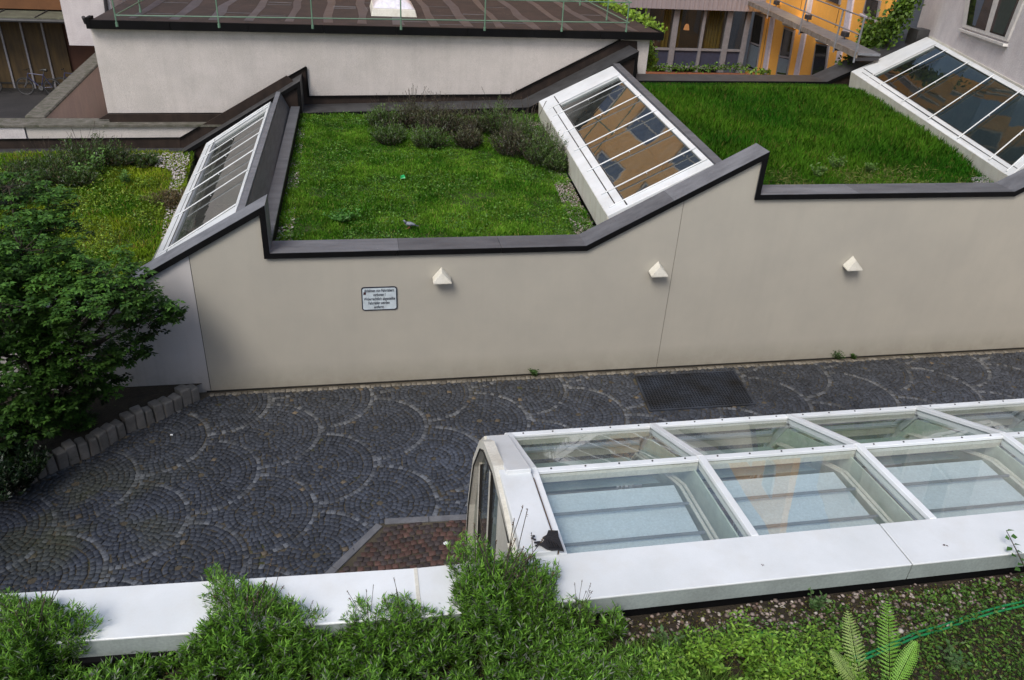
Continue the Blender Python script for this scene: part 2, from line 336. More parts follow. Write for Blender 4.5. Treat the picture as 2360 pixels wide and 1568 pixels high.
def setts():
    Rr, s = .94, .081; P = []; A = []; T = []
    for i in range(-16, 26):
        for j in range(-5, 4):
            cx = .05+.93*i; cy = 9.55+2.0*j+(1.0 if i % 2 else 0)
            if not (-14 < cx < 24 and 2 < cy < 14.5): continue
            k = 0
            while True:
                r = Rr-s/2-k*s+rng.normal(0, .004)
                if r < s*.4: break
                n = max(3, int(round(2*PI*r/s))); a = (np.arange(n)+rng.random())*2*PI/n
                P.append(np.stack([cx+r*np.cos(a), cy+r*np.sin(a)], 1)); A.append(a); T.append(np.stack([np.full(n, i), np.full(n, k)], 1)); k += 1
    P = np.concatenate(P); A = np.concatenate(A); T = np.concatenate(T)
    # the scale with the smallest index that covers a point owns it
    own = np.full(len(P), 99)
    for i in range(-16, 26):
        for j in range(-5, 4):
            cx = .05+.93*i; cy = 9.55+2.0*j+(1.0 if i % 2 else 0)
            ins = (P[:, 0]-cx)**2+(P[:, 1]-cy)**2 < (Rr+.004)**2
            own[ins] = np.minimum(own[ins], i)
    ok = (own == T[:, 0]) & (P[:, 1] < 12.83) & (P[:, 1] > 3.0) & ~in_poly(P[:, 0], P[:, 1], BED) & ~in_poly(P[:, 0], P[:, 1], GR) & ~in_poly(P[:, 0], P[:, 1], BR)
    P, A, T = P[ok], A[ok], T[ok]
    # light course along the foot of the wall
    xs = np.arange(-2.9, 24, .098); P2 = np.stack([xs, np.full(len(xs), 12.885)], 1)
    return P, A, T, P2
def sett_mesh(name, P, A, C, size, parent=None):
    n = len(P); sx = size*.97*rng.uniform(.88, 1.05, n); sy = size*.95*rng.uniform(.88, 1.04, n); A = A+rng.normal(0, .06, n)
    P = P+rng.normal(0, .004, P.shape); h = .020+rng.normal(0, .0035, n); tx = rng.normal(0, .035, n); ty = rng.normal(0, .035, n)
    ca, sa = np.cos(A), np.sin(A)
    def ring(f, z, j=0):
        out = []
        for (u, v) in ((-1, -1), (1, -1), (1, 1), (-1, 1)):
            uu = u*sx/2*f+rng.normal(0, .0035, n)*(j); vv = v*sy/2*f+rng.normal(0, .0035, n)*j
            zz = z+(uu*tx+vv*ty if j or f < 1 else 0)
            out.append(np.stack([P[:, 0]+uu*ca-vv*sa, P[:, 1]+uu*sa+vv*ca, zz], 1))
        return out
    jit = rng.normal(0, .004, (n, 4, 2))
    def ring2(f, z, tilt):
        out = []
        for q, (u, v) in enumerate(((-1, -1), (1, -1), (1, 1), (-1, 1))):
            uu = (u*sx/2+jit[:, q, 0])*f; vv = (v*sy/2+jit[:, q, 1])*f
            out.append(np.stack([P[:, 0]+uu*ca-vv*sa, P[:, 1]+uu*sa+vv*ca, z+(uu*tx+vv*ty)*tilt], 1))
        return out
    V = np.stack(ring2(1, 0*h, 0)+ring2(1, h-.006, 1)+ring2(.91, h, 1), 1)
    F = np.array([(0, 1, 5, 4), (1, 2, 6, 5), (2, 3, 7, 6), (3, 0, 4, 7), (4, 5, 9, 8), (5, 6, 10, 9), (6, 7, 11, 10), (7, 4, 8, 11), (8, 9, 10, 11)])
    FF = (F[None]+np.arange(n)[:, None, None]*12).reshape(-1, 4)
    CC = np.repeat(C[:, None], 12, 1); CC[:, :4] *= .4; CC = CC.reshape(-1, 3)
    o = np_mesh(name, V.reshape(-1, 3), FF, np.clip(CC, 0, 1), M['stone'], parent)
    return tag(o, kind='structure')
P, A, T, P2 = setts()
n = len(P); base = np.array([.044, .052, .071])*rng.uniform(.62, 1.35, (n, 1))
light = (T[:, 1] == 0) & (rng.random(n) < .86); base[light] = np.array([.120, .132, .155])*rng.uniform(.45, 1.3, (light.sum(), 1))
odd = rng.random(n) < .006; base[odd] = np.array([.13, .105, .075])*rng.uniform(.8, 1.2, (odd.sum(), 1))
wash = fbm(P[:, 0], P[:, 1], .55, 3)[:, None]; base *= (.55+.75*wash)*(.8+.4*fbm(P[:, 0], P[:, 1], 2.3, 13)[:, None])
far = np.clip((P[:, 1:2]-10.6)/2, 0, 1); base = base*(1-far)+base*np.array([1.0, .93, .80])*far
moss = np.clip((fbm(P[:, 0], P[:, 1], 1.3, 9)-.42)*5, 0, 1)*np.clip(1-np.abs(P[:, 0]+4.3)/2.0, 0, 1)*np.clip(1-np.abs(P[:, 1]-9.7)/1.5, 0, 1)
base = base*(1-.75*moss[:, None])+np.array([.065, .068, .022])*(.75*moss)[:, None]
sett_mesh('paving', P, A, base, .081)
n2 = len(P2); sett_mesh('wall_foot_paving', P2, rng.normal(0, .05, n2), np.array([.20, .18, .145])*rng.uniform(.6, 1.2, (n2, 1)), .098)
q = []
for i in range(-40, 130):
    for j in range(0, 70):
        q.append((-3.1+i*.098+(j % 2)*.045, 3.35+j*.094+.05*math.sin(i*.35)))
q = np.array(q); inn = in_poly(q[:, 0], q[:, 1], BR); q = q[inn]; q = q[(q[:, 0] < 5.5) & (q[:, 1] < 9.03)]
# keep clear of the kerb line
dk = np.abs((q[:, 0]-.11)*(-.90)+(q[:, 1]-9.16)*(-.73))*0+1
def dline(p, a, b):
    a = np.array(a); b = np.array(b); d = (b-a)/np.linalg.norm(b-a); r = p-a; return r[:, 0]*d[1]-r[:, 1]*d[0]
kd = np.abs(dline(q, (.11, 9.16), (-3.2, 5.1))); q = q[kd > .13]
c = np.where(rng.random((len(q), 1)) < .45, np.array([[.085, .045, .036]]), np.array([[.048, .036, .035]]))*rng.uniform(.65, 1.35, (len(q), 1))
sett_mesh('entrance_paving', q, rng.normal(0, .12, len(q)), c, .094)
kb = MB()
def kerbrun(a, b, w, nseg):
    a = np.array([*a, 0.]); b = np.array([*b, 0.]); d = (b-a)/np.linalg.norm(b-a); nn = np.array([-d[1], d[0], 0])
    for i in range(nseg):
        p = lerp(a, b, i/nseg)+d*.004; r = lerp(a, b, (i+1)/nseg)-d*.004
        kb.slab([p-nn*w/2+(0, 0, .001), r-nn*w/2+(0, 0, .001), r+nn*w/2+(0, 0, .001), p+nn*w/2+(0, 0, .001)], (0, 0, .030))
kerbrun((.11, 9.12), (1.45, 9.06), .115, 2); kerbrun((1.46, 9.06), (9, 9.03), .115, 6); kerbrun((-3.2, 5.08), (.04, 9.06), .115, 5)
tag(kb.build('kerb', M['kerbm'], bevel=.006), 'narrow grey granite kerb between dark setts and the reddish entrance paving', 'kerb')

# upright granite blocks edging the shrub bed
KL = [np.array(k) for k in KERB]; seg = [0]
for a, b in zip(KL, KL[1:]): seg.append(seg[-1]+np.linalg.norm(b-a))
def along(t):
    for i in range(len(seg)-1):
        if t <= seg[i+1]: return lerp(KL[i], KL[i+1], (t-seg[i])/(seg[i+1]-seg[i])), (KL[i+1]-KL[i])/np.linalg.norm(KL[i+1]-KL[i])
    return KL[-1], (KL[-1]-KL[-2])/np.linalg.norm(KL[-1]-KL[-2])
t = .10; k = 0
while t < 6.2:
    w = random.uniform(.15, .21); p, d = along(t+w/2); nn = np.array([d[1], -d[0]])
    if nn @ (np.array([-5, 12.5])-p) < 0: nn = -nn
    h = random.uniform(.28, .36); dp = random.uniform(.20, .25); ln = random.uniform(-.02, .02)
    m = MB(); a = p-d*(w/2-.006); b = p+d*(w/2-.006)
    r = [(a[0], a[1]), (b[0], b[1]), (b[0]+nn[0]*dp, b[1]+nn[1]*dp), (a[0]+nn[0]*dp, a[1]+nn[1]*dp)]
    top = [(x+random.uniform(-.018, .018)+nn[0]*ln, y+random.uniform(-.01, .01)+nn[1]*ln, h+random.uniform(-.012, .012)) for x, y in r]
    m.hexa([(x, y, -.02) for x, y in r]+top)
    o = m.build('granite_block', M['granite'], bevel=.026, seg=2)
    tag(o, 'rough upright grey granite block in the curved edging of the shrub bed', 'stone block', 'granite blocks edging the shrub bed')
    t += w; k += 1
m = MB(); m.poly([(x, y, .22) for x, y in [(-3.05, 12.98)]+[tuple(along(tt)[0]+np.array([-.10, .12])) for tt in np.arange(.2, 8, .5)]+[(-14, 9), (-14, 12.98)]])
tag(m.build('bed_soil', M['gravelb']), kind='structure')

# drain grating
gt = thing('drain_grating', 'dark steel mesh grating set flush in the dark setts below the cream wall', 'grating', (6.25, 12.1, 0))
m = MB(); m.poly([(5.14, 11.5, .006), (7.27, 11.5, .006), (7.38, 12.70, .006), (5.24, 12.70, .006)]); m.build('dark_sheet', M['pit_shade'], gt)  # flat black sheet painting the darkness under the bars
m = MB()
for i in range(36):
    t = i/35; m.bar(np.array([5.16+2.10*t, 11.52, .026]), np.array([5.26+2.10*t, 12.68, .026]), .014, .022)
for j in range(21):
    t = j/20; a = lerp((5.15, 11.52, .030), (5.25, 12.68, .030), t); m.bar(a, a+np.array([2.12, 0, 0]), .014, .020)
m.build('mesh', M['steeld'], gt)
m = MB(); c4 = [(5.14, 11.5, .022), (7.28, 11.5, .022), (7.38, 12.70, .022), (5.24, 12.70, .022)]
for a, b in zip(c4, c4[1:]+c4[:1]): m.bar(a, b, .022, .034)
m.build('frame', M['steeld'], gt)

# ------------------------------------------------------------------ GARDEN ROOF BUILDING (sawtooth)
B = thing('sawtooth_building', 'long cream plastered building with a sawtooth roofline, planted roofs and dark metal copings', 'building', (5, 13, 0))
xA, xC, xD, xF = -1.69, 4.03, 7.165, 12.70
zV0, zV1, zV2 = 1.74, 2.70, 3.64          # valley heights of the three bays (underside of coping)
zP1, zP2, zP3 = 3.50, 4.39, 5.34
xV0 = -4.75; xP3 = xF+3.14
near_top = [(-13, zV0), (xV0, zV0), (xA, zP1), (xA, zV1), (xC, zV1), (xD, zP2), (xD, zV2), (xF, zV2), (xP3, zP3), (xP3, 4.6), (24, 4.6)]
def top_at(x):
    for (a, za), (b, zb) in zip(near_top, near_top[1:]):
        if a <= x <= b and b > a: return za+(zb-za)*(x-a)/(b-a)
def facade(x0, x1, mat):
    xs = [x0]+[p for p, _ in near_top if x0 < p < x1]+[x1]
    ring = [(x0, 13.0, -.3), (x1, 13.0, -.3), (x1, 13.0, top_at(x1))]
    for (px, pz) in reversed([q for q in near_top if x0 < q[0] < x1]): ring.append((px, 13.0, pz))
    ring.append((x0, 13.0, top_at(x0)))
    m = MB(); m.prism(ring, (0, .3, 0)); return m.build('facade_wall', mat, B)
J1, J2 = float(Y(438, 610, 13)[0]), float(Y(1560, 560, 13)[0])
facade(-13, J1-.006, M['cream2']); facade(J1+.006, J2-.005, M['cream']); facade(J2+.005, 24, M['cream'])
m = MB(); m.box((J1-.02, 13.012, -.2), (J1+.02, 13.2, top_at(J1)-.02)); m.box((J2-.02, 13.012, -.2), (J2+.02, 13.2, top_at(J2)-.02)); m.build('expansion_joint', M['seal'], B)
m = MB(); m.box((-3, 12.985, .0), (24, 12.999, .035)); m.build('wall_foot_seal', M['seal'], B)
# near coping: zinc caps with black edge, slab by slab
def coping(pts, y0, y1, splits, capm, edgem, parent, th=.09, yfun=None):
    """pts: profile x,z (underside); each run split at the given x positions; capped prisms, mitred at the kinks"""
    Yo = (lambda x, o: (y0 if o == 0 else y1)) if yfun is None else yfun
    n = len(pts)
    def off(i):   # mitre offset of the top line at kink i
        def nrm(a, b):
            d = np.array([b[0]-a[0], b[1]-a[1]]); d /= np.linalg.norm(d); return np.array([-d[1], d[0]])
        if i == 0: return nrm(pts[0], pts[1])*th
        if i == n-1: return nrm(pts[-2], pts[-1])*th
        a, b = nrm(pts[i-1], pts[i]), nrm(pts[i], pts[i+1]); s = a+b; s /= np.linalg.norm(s); return s*th/max(.35, s@a)
    for i in range(n-1):
        a, b = pts[i], pts[i+1]; oa, ob = off(i), off(i+1)
        vertical = abs(a[0]-b[0]) < 1e-6
        cuts = [0]+([] if vertical else [(s-a[0])/(b[0]-a[0]) for s in splits if a[0]+.15 < s < b[0]-.15])+[1]
        for u, v in zip(cuts, cuts[1:]):
            g0 = .004 if u > 0 else 0; g1 = .004 if v < 1 else 0
            L = math.hypot(b[0]-a[0], b[1]-a[1])
            def pt(t, o, yy):
                t2 = t; base = lerp(a, b, t2); offv = oa*(1-t2)+ob*t2
                q = base+offv*o; return (q[0], Yo(q[0], yy), q[1])
            uu, vv = u+g0/L, v-g1/L
            m = MB(); m.hexa([pt(uu, 0, 0), pt(vv, 0, 0), pt(vv, 0, 1), pt(uu, 0, 1), pt(uu, 1, 0), pt(vv, 1, 0), pt(vv, 1, 1), pt(uu, 1, 1)])
            m.build('coping', capm, parent)
            # dark drip edge on the viewer's side
            m = MB(); e = .012
            def pe(t, o, yy):
                base = lerp(a, b, t); offv = oa*(1-t)+ob*t; q = base+offv*o; return (q[0], Yo(q[0], 0)-(e if yy == 0 else .002), q[1])
            m.hexa([pe(uu, -.12, 0), pe(vv, -.12, 0), pe(vv, -.12, 1), pe(uu, -.12, 1), pe(uu, .97, 0), pe(vv, .97, 0), pe(vv, .97, 1), pe(uu, .97, 1)])
            m.build('drip_edge', edgem, parent)
coping(near_top, 12.955, 13.50, [-8, .55, 2.42, 5.55, 9.25, 11.25, 17, 20], M['zinc'], M['black'], B)
m = MB()    # inner upstand behind the near coping
for a, b in zip(near_top, near_top[1:]):
    if b[0]-a[0] > 1: m.slab([(a[0], 13.30, a[1]-.5), (b[0], 13.30, b[1]-.5), (b[0], 13.30, b[1]-.02), (a[0], 13.30, a[1]-.02)], (0, .17, 0))
m.build('parapet_upstand', M['zinc_d'], B)

# far side: coping, brown flashing, white wall
fC = YF(1220, 243); fD = YF(1464, 122); fE = YF(1459, 182); fF = YF(1907, 187); fG = YF(2137, 80); fA = YF(685, 192); fB = YF(688, 262); f0 = YF(417, 355)
zf1 = 2.66
far_top = [(-13, 1.52), (f0[0], 1.49), (-1.64, 3.44), (-1.64, 2.63), (fC[0], 2.80), (8.14, 4.39), (8.14, 3.60), (fF[0], 3.62), (fG[0]+.35, 5.18)]
far_top = [(x, z-.09) for x, z in far_top]
def yfc(x, o): return yf(x, -.02 if o == 0 else .96)
coping(far_top, 0, 0, [-9, .6, 2.6, 10.2, 12.4, 6.5], M['zinc_d'], M['black'], B, yfun=yfc)
m = MB()
for a, b in zip(far_top, far_top[1:]):
    if b[0]-a[0] > .5: m.hexa([(a[0], yf(a[0], .04), 0), (b[0], yf(b[0], .04), 0), (b[0], yf(b[0], .42), 0), (a[0], yf(a[0], .42), 0), (a[0], yf(a[0], .04), a[1]), (b[0], yf(b[0], .04), b[1]), (b[0], yf(b[0], .42), b[1]), (a[0], yf(a[0], .42), a[1])])
m.build('rear_parapet', M['brown'], B)
# brown stepped flashing between coping and the white wall
fl = [(-1.37, 0)]
WALLO = 1.0
fp = [YF(*a, WALLO) for a in [(250, 262), (515, 261), (705, 154), (711, 222), (1175, 218), (1428, 92)]]
low = [(-6.7, 2.0), (-3.66, 2.0)]
m = MB(); 
fz = [(p[0], p[2]) for p in fp]; cz = [(-7.2, 2.2), (-3.62, 2.20), (-1.64, 3.36), (-1.64, 2.56), (fC[0], 2.72), (8.14, 4.32)]
for i in range(5):
    a, b, c, d = cz[i], cz[i+1], fz[i+1], fz[i]
    m.slab([(a[0], yf(a[0], WALLO-.02), a[1]), (b[0], yf(b[0], WALLO-.02), b[1]), (c[0], yf(c[0], WALLO-.02), c[1]), (d[0], yf(d[0], WALLO-.02), d[1])], (0, .05, 0))
e5 = [YF(*a, WALLO-.03) for a in [(1424, 93), (1468, 96), (1469, 200), (1440, 200), (1330, 180)]]; m.slab([e5[0], e5[1], e5[2], e5[3]], (0, .04, 0))
m.build('flashing', M['brown'], B)
m = MB()
for (a, b) in zip(fz, fz[1:]):
    m.bar((a[0], yf(a[0], WALLO-.05), a[1]), (b[0], yf(b[0], WALLO-.05), b[1]), .05, .035)
m.build('flashing_rail', M['black'], B)
WX1 = float(YF(249, 264, .86)[0])
# lower left terrace strip: brown flashing, white strip, mossy coping, brown flashing up to the white wall
TO = .62
zA_ = float(YF(300, 320, TO)[2]); zB_ = float(YF(300, 292, TO)[2]); xE = float(YF(430, 292, TO)[0])
def strip(name, mat, x0, x1, x1t, za, zb, o0, o1):
    m = MB(); m.hexa([(x0, yf(x0, o0), za), (x1, yf(x1, o0), za), (x1, yf(x1, o1), za), (x0, yf(x0, o1), za), (x0, yf(x0, o0), zb), (x1t, yf(x1t, o0), zb), (x1t, yf(x1t, o1), zb), (x0, yf(x0, o1), zb)]); return m.build(name, mat, B)
xs0 = float(YF(60, 300, TO)[0])
strip('terrace_wall', M['oldwhite'], xs0, -4.9, xE+.35, zA_-.1, zB_, TO, TO+.3)
strip('terrace_wall', M['white_bld'], -15, xs0-.03, xs0-.03, zA_-.25, zB_-.02, TO-.04, TO+.3)
strip('flashing', M['brown'], -15, float(YF(415, 340, TO)[0]), float(YF(415, 318, TO)[0]), 1.3, zA_, TO-.07, TO-.01)
q3 = [YF(*a, TO-.06) for a in [(415, 318), (460, 292), (660, 175), (690, 200), (470, 335), (415, 345)]]
m = MB(); m.prism(q3, (0, .05, 0)); m.build('flashing', M['brown'], B)
m = MB(); m.bar(q3[0]+(0, -.03, 0), q3[1]+(0, -.03, 0), .04, .03); m.bar((-15, yf(-15, TO-.08), zA_), q3[0]+(0, -.02, 0), .04, .03); m.build('flashing_rail', M['black'], B)
strip('terrace_coping', M['mossstone'], -15, -3.6, -3.6, zB_, zB_+.06, TO-.08, WALLO+.3)
fb = YF(400, 264, .86)[2]
strip('flashing', M['brown'], WX1, -3.75, -3.75, zB_+.06, float(fb), .86, WALLO+.005)

# roof decks with soil, side walls
def ridgeline(x0, z0, x1, z1): return (x0, z0), (x1, z1)
G0 = [(-13, 13.45), (-3.8, 13.45), (-4.60, 23.15), (-13, 22.9)]
G1 = [(-1.62, 13.45), (4.45, 13.45), (5.28, 23.25), (-1.62, 23.1)]
G2 = [(6.75, 13.45), (12.95, 13.45), (15.35, 23.55), (7.60, 23.35)]
def zb1(x, y): return 2.55+.0*x
def zb0(x, y): return 1.50+0*x
def zb2(x, y): return 3.52+0*x
for nm, poly, zz in (('roof_soil', G0, 1.50), ('roof_soil', G1, 2.55), ('roof_soil', G2, 3.52)):
    m = MB(); m.prism([(x, y, zz-.25) for x, y in poly], (0, 0, .25)); m.build('planted_deck', M['turfsoil'], B)
# step wall and coping on the right of the left skylight
rN = np.array([-2.02, 13.45, 3.30]); rFv = np.array([-2.12, 23.0, 3.10])
m = MB(); m.prism([(-2.13, 13.46, 2.3), (-1.64, 13.46, 2.3), (-1.64, 13.46, 2.76), (-1.78, 13.46, 2.78), (-2.02, 13.46, 3.28), (-2.13, 13.46, 3.28)], (-.06, 9.6, -.10)); m.build('step_wall', surf('slate_cladding', (.12, .125, .135), (.08, .083, .09), 3, 40, .55, .4, .01, stretch=(3, .6, 6), metal=.2), B)
m = MB()
for i in range(4):
    y0 = 13.47+i*2.38; m.box((-1.84, y0, 2.79), (-1.60, y0+2.37, 2.85))
m.build('step_coping', M['zinc'], B)
m = MB(); m.slab([(-2.14, 13.5, 3.29), (-2.03, 13.5, 3.29), (-2.09, 23.0, 3.19), (-2.20, 23.0, 3.19)], (0, 0, .05)); m.build('ridge_cap', M['zinc'], B)
m = MB(); m.box((-1.615, 13.48, 2.4), (-1.60, 22.9, 2.80)); m.build('step_edge', M['black'], B)
# ridge wall on the right of the middle skylight
m = MB(); m.hexa([(6.58, 13.46, 3.0), (6.78, 13.46, 3.0), (7.64, 23.3, 3.0), (7.44, 23.3, 3.0), (6.58, 13.46, 4.10), (6.78, 13.46, 4.10), (7.64, 23.3, 4.10), (7.44, 23.3, 4.10)]); m.build('ridge_cap', M['zinc'], B)
# interior of the building under the skylights
m = MB()
m.poly([(-12.9, 13.31, .02), (23.9, 13.31, .02), (23.9, 23.2, .02), (-12.9, 23.2, .02)]); m.build('room_floor', M['floord'], B)
m = MB()
for (x0, x1, x2, x3) in ((-2.2, -2.05, -2.25, -2.1), (6.6, 6.75, 7.45, 7.6)):
    m.hexa([(x0, 13.46, .02), (x1, 13.46, .02), (x3, 23.2, .02), (x2, 23.2, .02), (x0, 13.46, 2.9), (x1, 13.46, 2.9), (x3, 23.2, 2.9), (x2, 23.2, 2.9)])
m.poly([(-12, 22.85, .02), (16, 23.1, .02), (16, 23.1, 1.2), (-12, 22.85, 1.2)])
m.build('room_wall', M['roomg'], B)
m = MB()
for x in (-4.2, 4.6, 5.6, 13.6, 14.8): m.box((x, 13.6, 1.45), (x+.12, 23.1, 1.60))
for y in (15.5, 18, 20.5): m.box((-12, y, 1.2), (16, y+.15, 1.42))
m.build('room_beam', M['roomg'], B)

# skylights
def skylight(label, LN, LF, TN, TF, bars, bn, bf, bl, bt, kerb_drop, glass=M['glass_sky']):
    """LN low near, LF low far, TN top near, TF top far (outer frame corners). bars: fractions near->far"""
    LN, LF, TN, TF = (np.array(a, float) for a in (LN, LF, TN, TF))
    t = thing('skylight', label, 'skylight', LN, 'sloping skylights of the planted roofs')
    def p(u, v): return (LN*(1-v)+LF*v)*(1-u)+(TN*(1-v)+TF*v)*u      # u low->top, v near->far
    nr = np.cross(TN-LN, LF-LN); nr /= np.linalg.norm(nr); nr = nr if nr[2] > 0 else -nr
    def plate(u0, u1, v0, v1, th, lift=0, base=0):
        return [p(u0, v0)+nr*base, p(u1, v0)+nr*base, p(u1, v1)+nr*base, p(u0, v1)+nr*base, p(u0, v0)+nr*(th+lift), p(u1, v0)+nr*(th+lift), p(u1, v1)+nr*(th+lift), p(u0, v1)+nr*(th+lift)]
    m = MB()
    m.hexa(plate(0, 1, 0, bn, .05, base=-.06)); m.hexa(plate(0, 1, 1-bf, 1, .05, base=-.06)); m.hexa(plate(0, bl, bn, 1-bf, .045, base=-.06)); m.hexa(plate(1-bt, 1, bn, 1-bf, .045, base=-.06))
    m.build('frame', M['whitem'], t, bevel=.006)
    m = MB()   # thin dark grooves beside the low rail
    m.hexa(plate(bl*.52, bl*.57, .012, .988, .0475)); m.hexa(plate(bl*.93, bl*.99, bn*.2, 1-bf*.2, .0525)); m.build('groove', M['seal'], t)
    vs = [bn]+list(bars)+[1-bf]
    for i, (a, b) in enumerate(zip(vs, vs[1:])):
        mm = MB(); mm.poly([p(bl*.98, a), p(1-bt, a), p(1-bt, b), p(bl*.98, b)]); mm.build('pane', glass, t)
    for v in vs:
        q = MB(); q.bar(p(bl*.25, v)+nr*.060, p(1-bt*.2, v)+nr*.072, .036, .022, nr)
        for u_ in (bl*.6, .5, 1-bt*.6): q.bar(p(u_, v)+nr*.02, p(u_, v)+nr*.07, .02, .02, LF-LN)
        q.build('glazing_bar', M['whitem'], t, bevel=.008)
    # low side upstand
    L = np.linalg.norm(LF-LN); n = max(3, int(L/1.5)); m = MB(); out = np.cross(LF-LN, (0, 0, 1)); out /= np.linalg.norm(out); out = out if out[0] < 0 else -out
    for i in range(n):
        a = lerp(LN, LF, (i+.006)/n); b = lerp(LN, LF, (i+1-.006)/n)
        m.hexa([a+(0, 0, -kerb_drop), b+(0, 0, -kerb_drop), b-out*.06+(0, 0, -kerb_drop), a-out*.06+(0, 0, -kerb_drop), a+nr*.04+out*.012, b+nr*.04+out*.012, b-out*.06, a-out*.06])
    m.build('upstand', M['creamm'], t)
    # end cheeks
    m = MB()
    for A_, B_ in ((LN, TN), (LF, TF)):
        s = (LF-LN)/L*(.04 if A_ is LN else -.04)
        m.hexa([A_+(0, 0, -kerb_drop), B_+(0, 0, -kerb_drop-.1), B_+s+(0, 0, -kerb_drop-.1), A_+s+(0, 0, -kerb_drop), A_-nr*.065, B_-nr*.065, B_+s-nr*.065, A_+s-nr*.065])
    m.build('cheek', M['zinc_d'], t)
    return t
def vfrac(LN, LF, TN, pts):
    """fractions along the skylight of points seen on its low edge"""
    LN, LF, TN = (np.array(a, float) for a in (LN, LF, TN)); n = np.cross(TN-LN, LF-LN); L = (LF-LN); out = []
    for (x, y) in pts:
        q = PL(x, y, n, n@LN); out.append(float((q-LN)@L/(L@L)))
    return out
# middle
a = (4.59, 13.60, 3.07); b = (5.22, 22.93, 3.02); c = (6.55, 13.60, 4.07); d = (7.37, 23.05, 4.03)
v = vfrac(a, b, c, [(787+x*.3335, y*.3335) for x, y in [(1860, 1450), (1805, 1360), (1705, 1200), (1615, 1058), (1535, 935), (1465, 820), (1430, 770)]])
print('v2', v)
skylight('middle sloping skylight between the two lawns, warm facade mirrored in its panes', a, b, c, d, v[1:-1], v[0], 1-v[-1], .20, .05, .48)
# left
a = Y(352, 620, 13.6); d = YF(626, 238, -.4); b = YF(478, 334, -.4); c = (-2.16, 13.6, 3.24)
v = vfrac(a, b, c, [(x*.3335, y*.3335) for x, y in [(1180, 1568), (1200, 1530), (1285, 1365), (1355, 1225), (1415, 1100), (1440, 1035)]])
print('v0', v, a, b, d)
skylight('left sloping skylight beside the tree, grey green panes and a slate step on its right', a, b, c, d, [v[0]+(v[2]-v[0])*.02+.0]*0+[v[2]-(v[3]-v[2]), v[2], v[3], v[4], v[4]+(v[4]-v[3])], .05, .07, .16, .04, .55)
# right
a = np.array(Y(2330, 410, 13.6)); b = np.array(YF(1963, 168, -.4)); d = np.array(YF(2138, 88, -.4)); c = np.array([14.10, 13.6, 4.98])
a = a+(0, 0, -.02)
v = vfrac(a, b, c, [(1572.5+x*.3335, y*.3335) for x, y in [(2330, 1135), (2200, 1060), (1955, 930), (1735, 805), (1540, 695), (1355, 600), (1270, 550)]])
print('v3', v, a, b, d)
skylight('right sloping skylight against the white building, dark panes and long white bars', a, b, c, d, v[1:-1], v[0], 1-v[-1], .14, .06, .42, M['glass_dark'])

# wall lamps
def lamp():
    t = thing('wall_lamp', 'x', 'lamp', (0, 0, 0), 'white wedge lamps along the cream wall')
    a, h, d_, e = .165, .225, .20, .15; m = MB()
    A0, B0, C0, D0, E0, F0 = (-a, 0, .03), (a, 0, .03), (a, -d_, 0), (-a, -d_, 0), (0, 0, h), (0, -e, h-.05)
    m.poly([A0, D0, F0, E0]); m.poly([C0, B0, E0, F0]); m.poly([D0, C0, F0])
    m.poly([(-a, 0, 0), (-a, -d_, -.02), (-a, -d_, 0), (-a, 0, .03)]); m.poly([(a, -d_, -.02), (a, 0, 0), (a, 0, .03), (a, -d_, 0)]); m.poly([(-a, -d_, -.02), (a, -d_, -.02), (a, -d_, 0), (-a, -d_, 0)])
    m.build('housing', M['creamm'], t)
    m = MB(); m.box((-a+.012, -d_+.012, -.012), (a-.012, 0, .006)); m.build('dark_underside', M['seal'], t)  # black plate standing for the dark open bottom of the lamp
    m = MB(); m.box((-a+.02, -.012, -.03), (a-.02, .0, .05)); m.build('back_plate', M['steel'], t)
    return t
def copy_tree(o, parent=None):
    c = o.copy(); COL.objects.link(c); c.parent = parent
    if parent is not None: c.matrix_parent_inverse = o.matrix_parent_inverse.copy()
    for ch in list(o.children): copy_tree(ch, c)
    return c
L0 = lamp()
for i, (x, lb) in enumerate(((1.35, 'white wedge wall lamp on the cream wall just right of the notice'), (5.47, 'white wedge wall lamp beside the thin joint in the cream wall'), (9.55, 'white wedge wall lamp farthest right on the cream wall'))):
    o = L0 if i == 0 else copy_tree(L0); o.location = (x, 12.99, 2.20); o['label'] = lb

# notice
sg = thing('notice_sign', 'white black-edged metal notice on the cream wall forbidding leaning bicycles', 'sign', (.23, 12.98, 1.83), rz=0)
def rrect(w, h, r, k=5):
    o = []
    for cx_, cy_, a0 in ((w/2-r, h/2-r, 0), (-w/2+r, h/2-r, 90), (-w/2+r, -h/2+r, 180), (w/2-r, -h/2+r, 270)):
        for i in range(k+1): a = R_(a0+90*i/k); o.append((cx_+r*math.cos(a), cy_+r*math.sin(a)))
    return o
SX, SZ = .225, 1.835
m = MB(); m.prism([(SX+x, 12.982, SZ+z) for x, z in rrect(.64, .47, .05)], (0, .014, 0)); m.build('border', M['ink'], sg)
m = MB(); m.prism([(SX+x, 12.977, SZ+z) for x, z in rrect(.60, .43, .035)], (0, .003, 0)); m.build('panel', M['signw'], sg)
m = MB(); m.prism([(SX-.285, 12.974, SZ+.09), (SX-.24, 12.974, SZ+.09), (SX-.235, 12.974, SZ+.145), (SX-.28, 12.974, SZ+.14)], (0, .002, 0)); m.build('sticker', M['sticker'], sg)
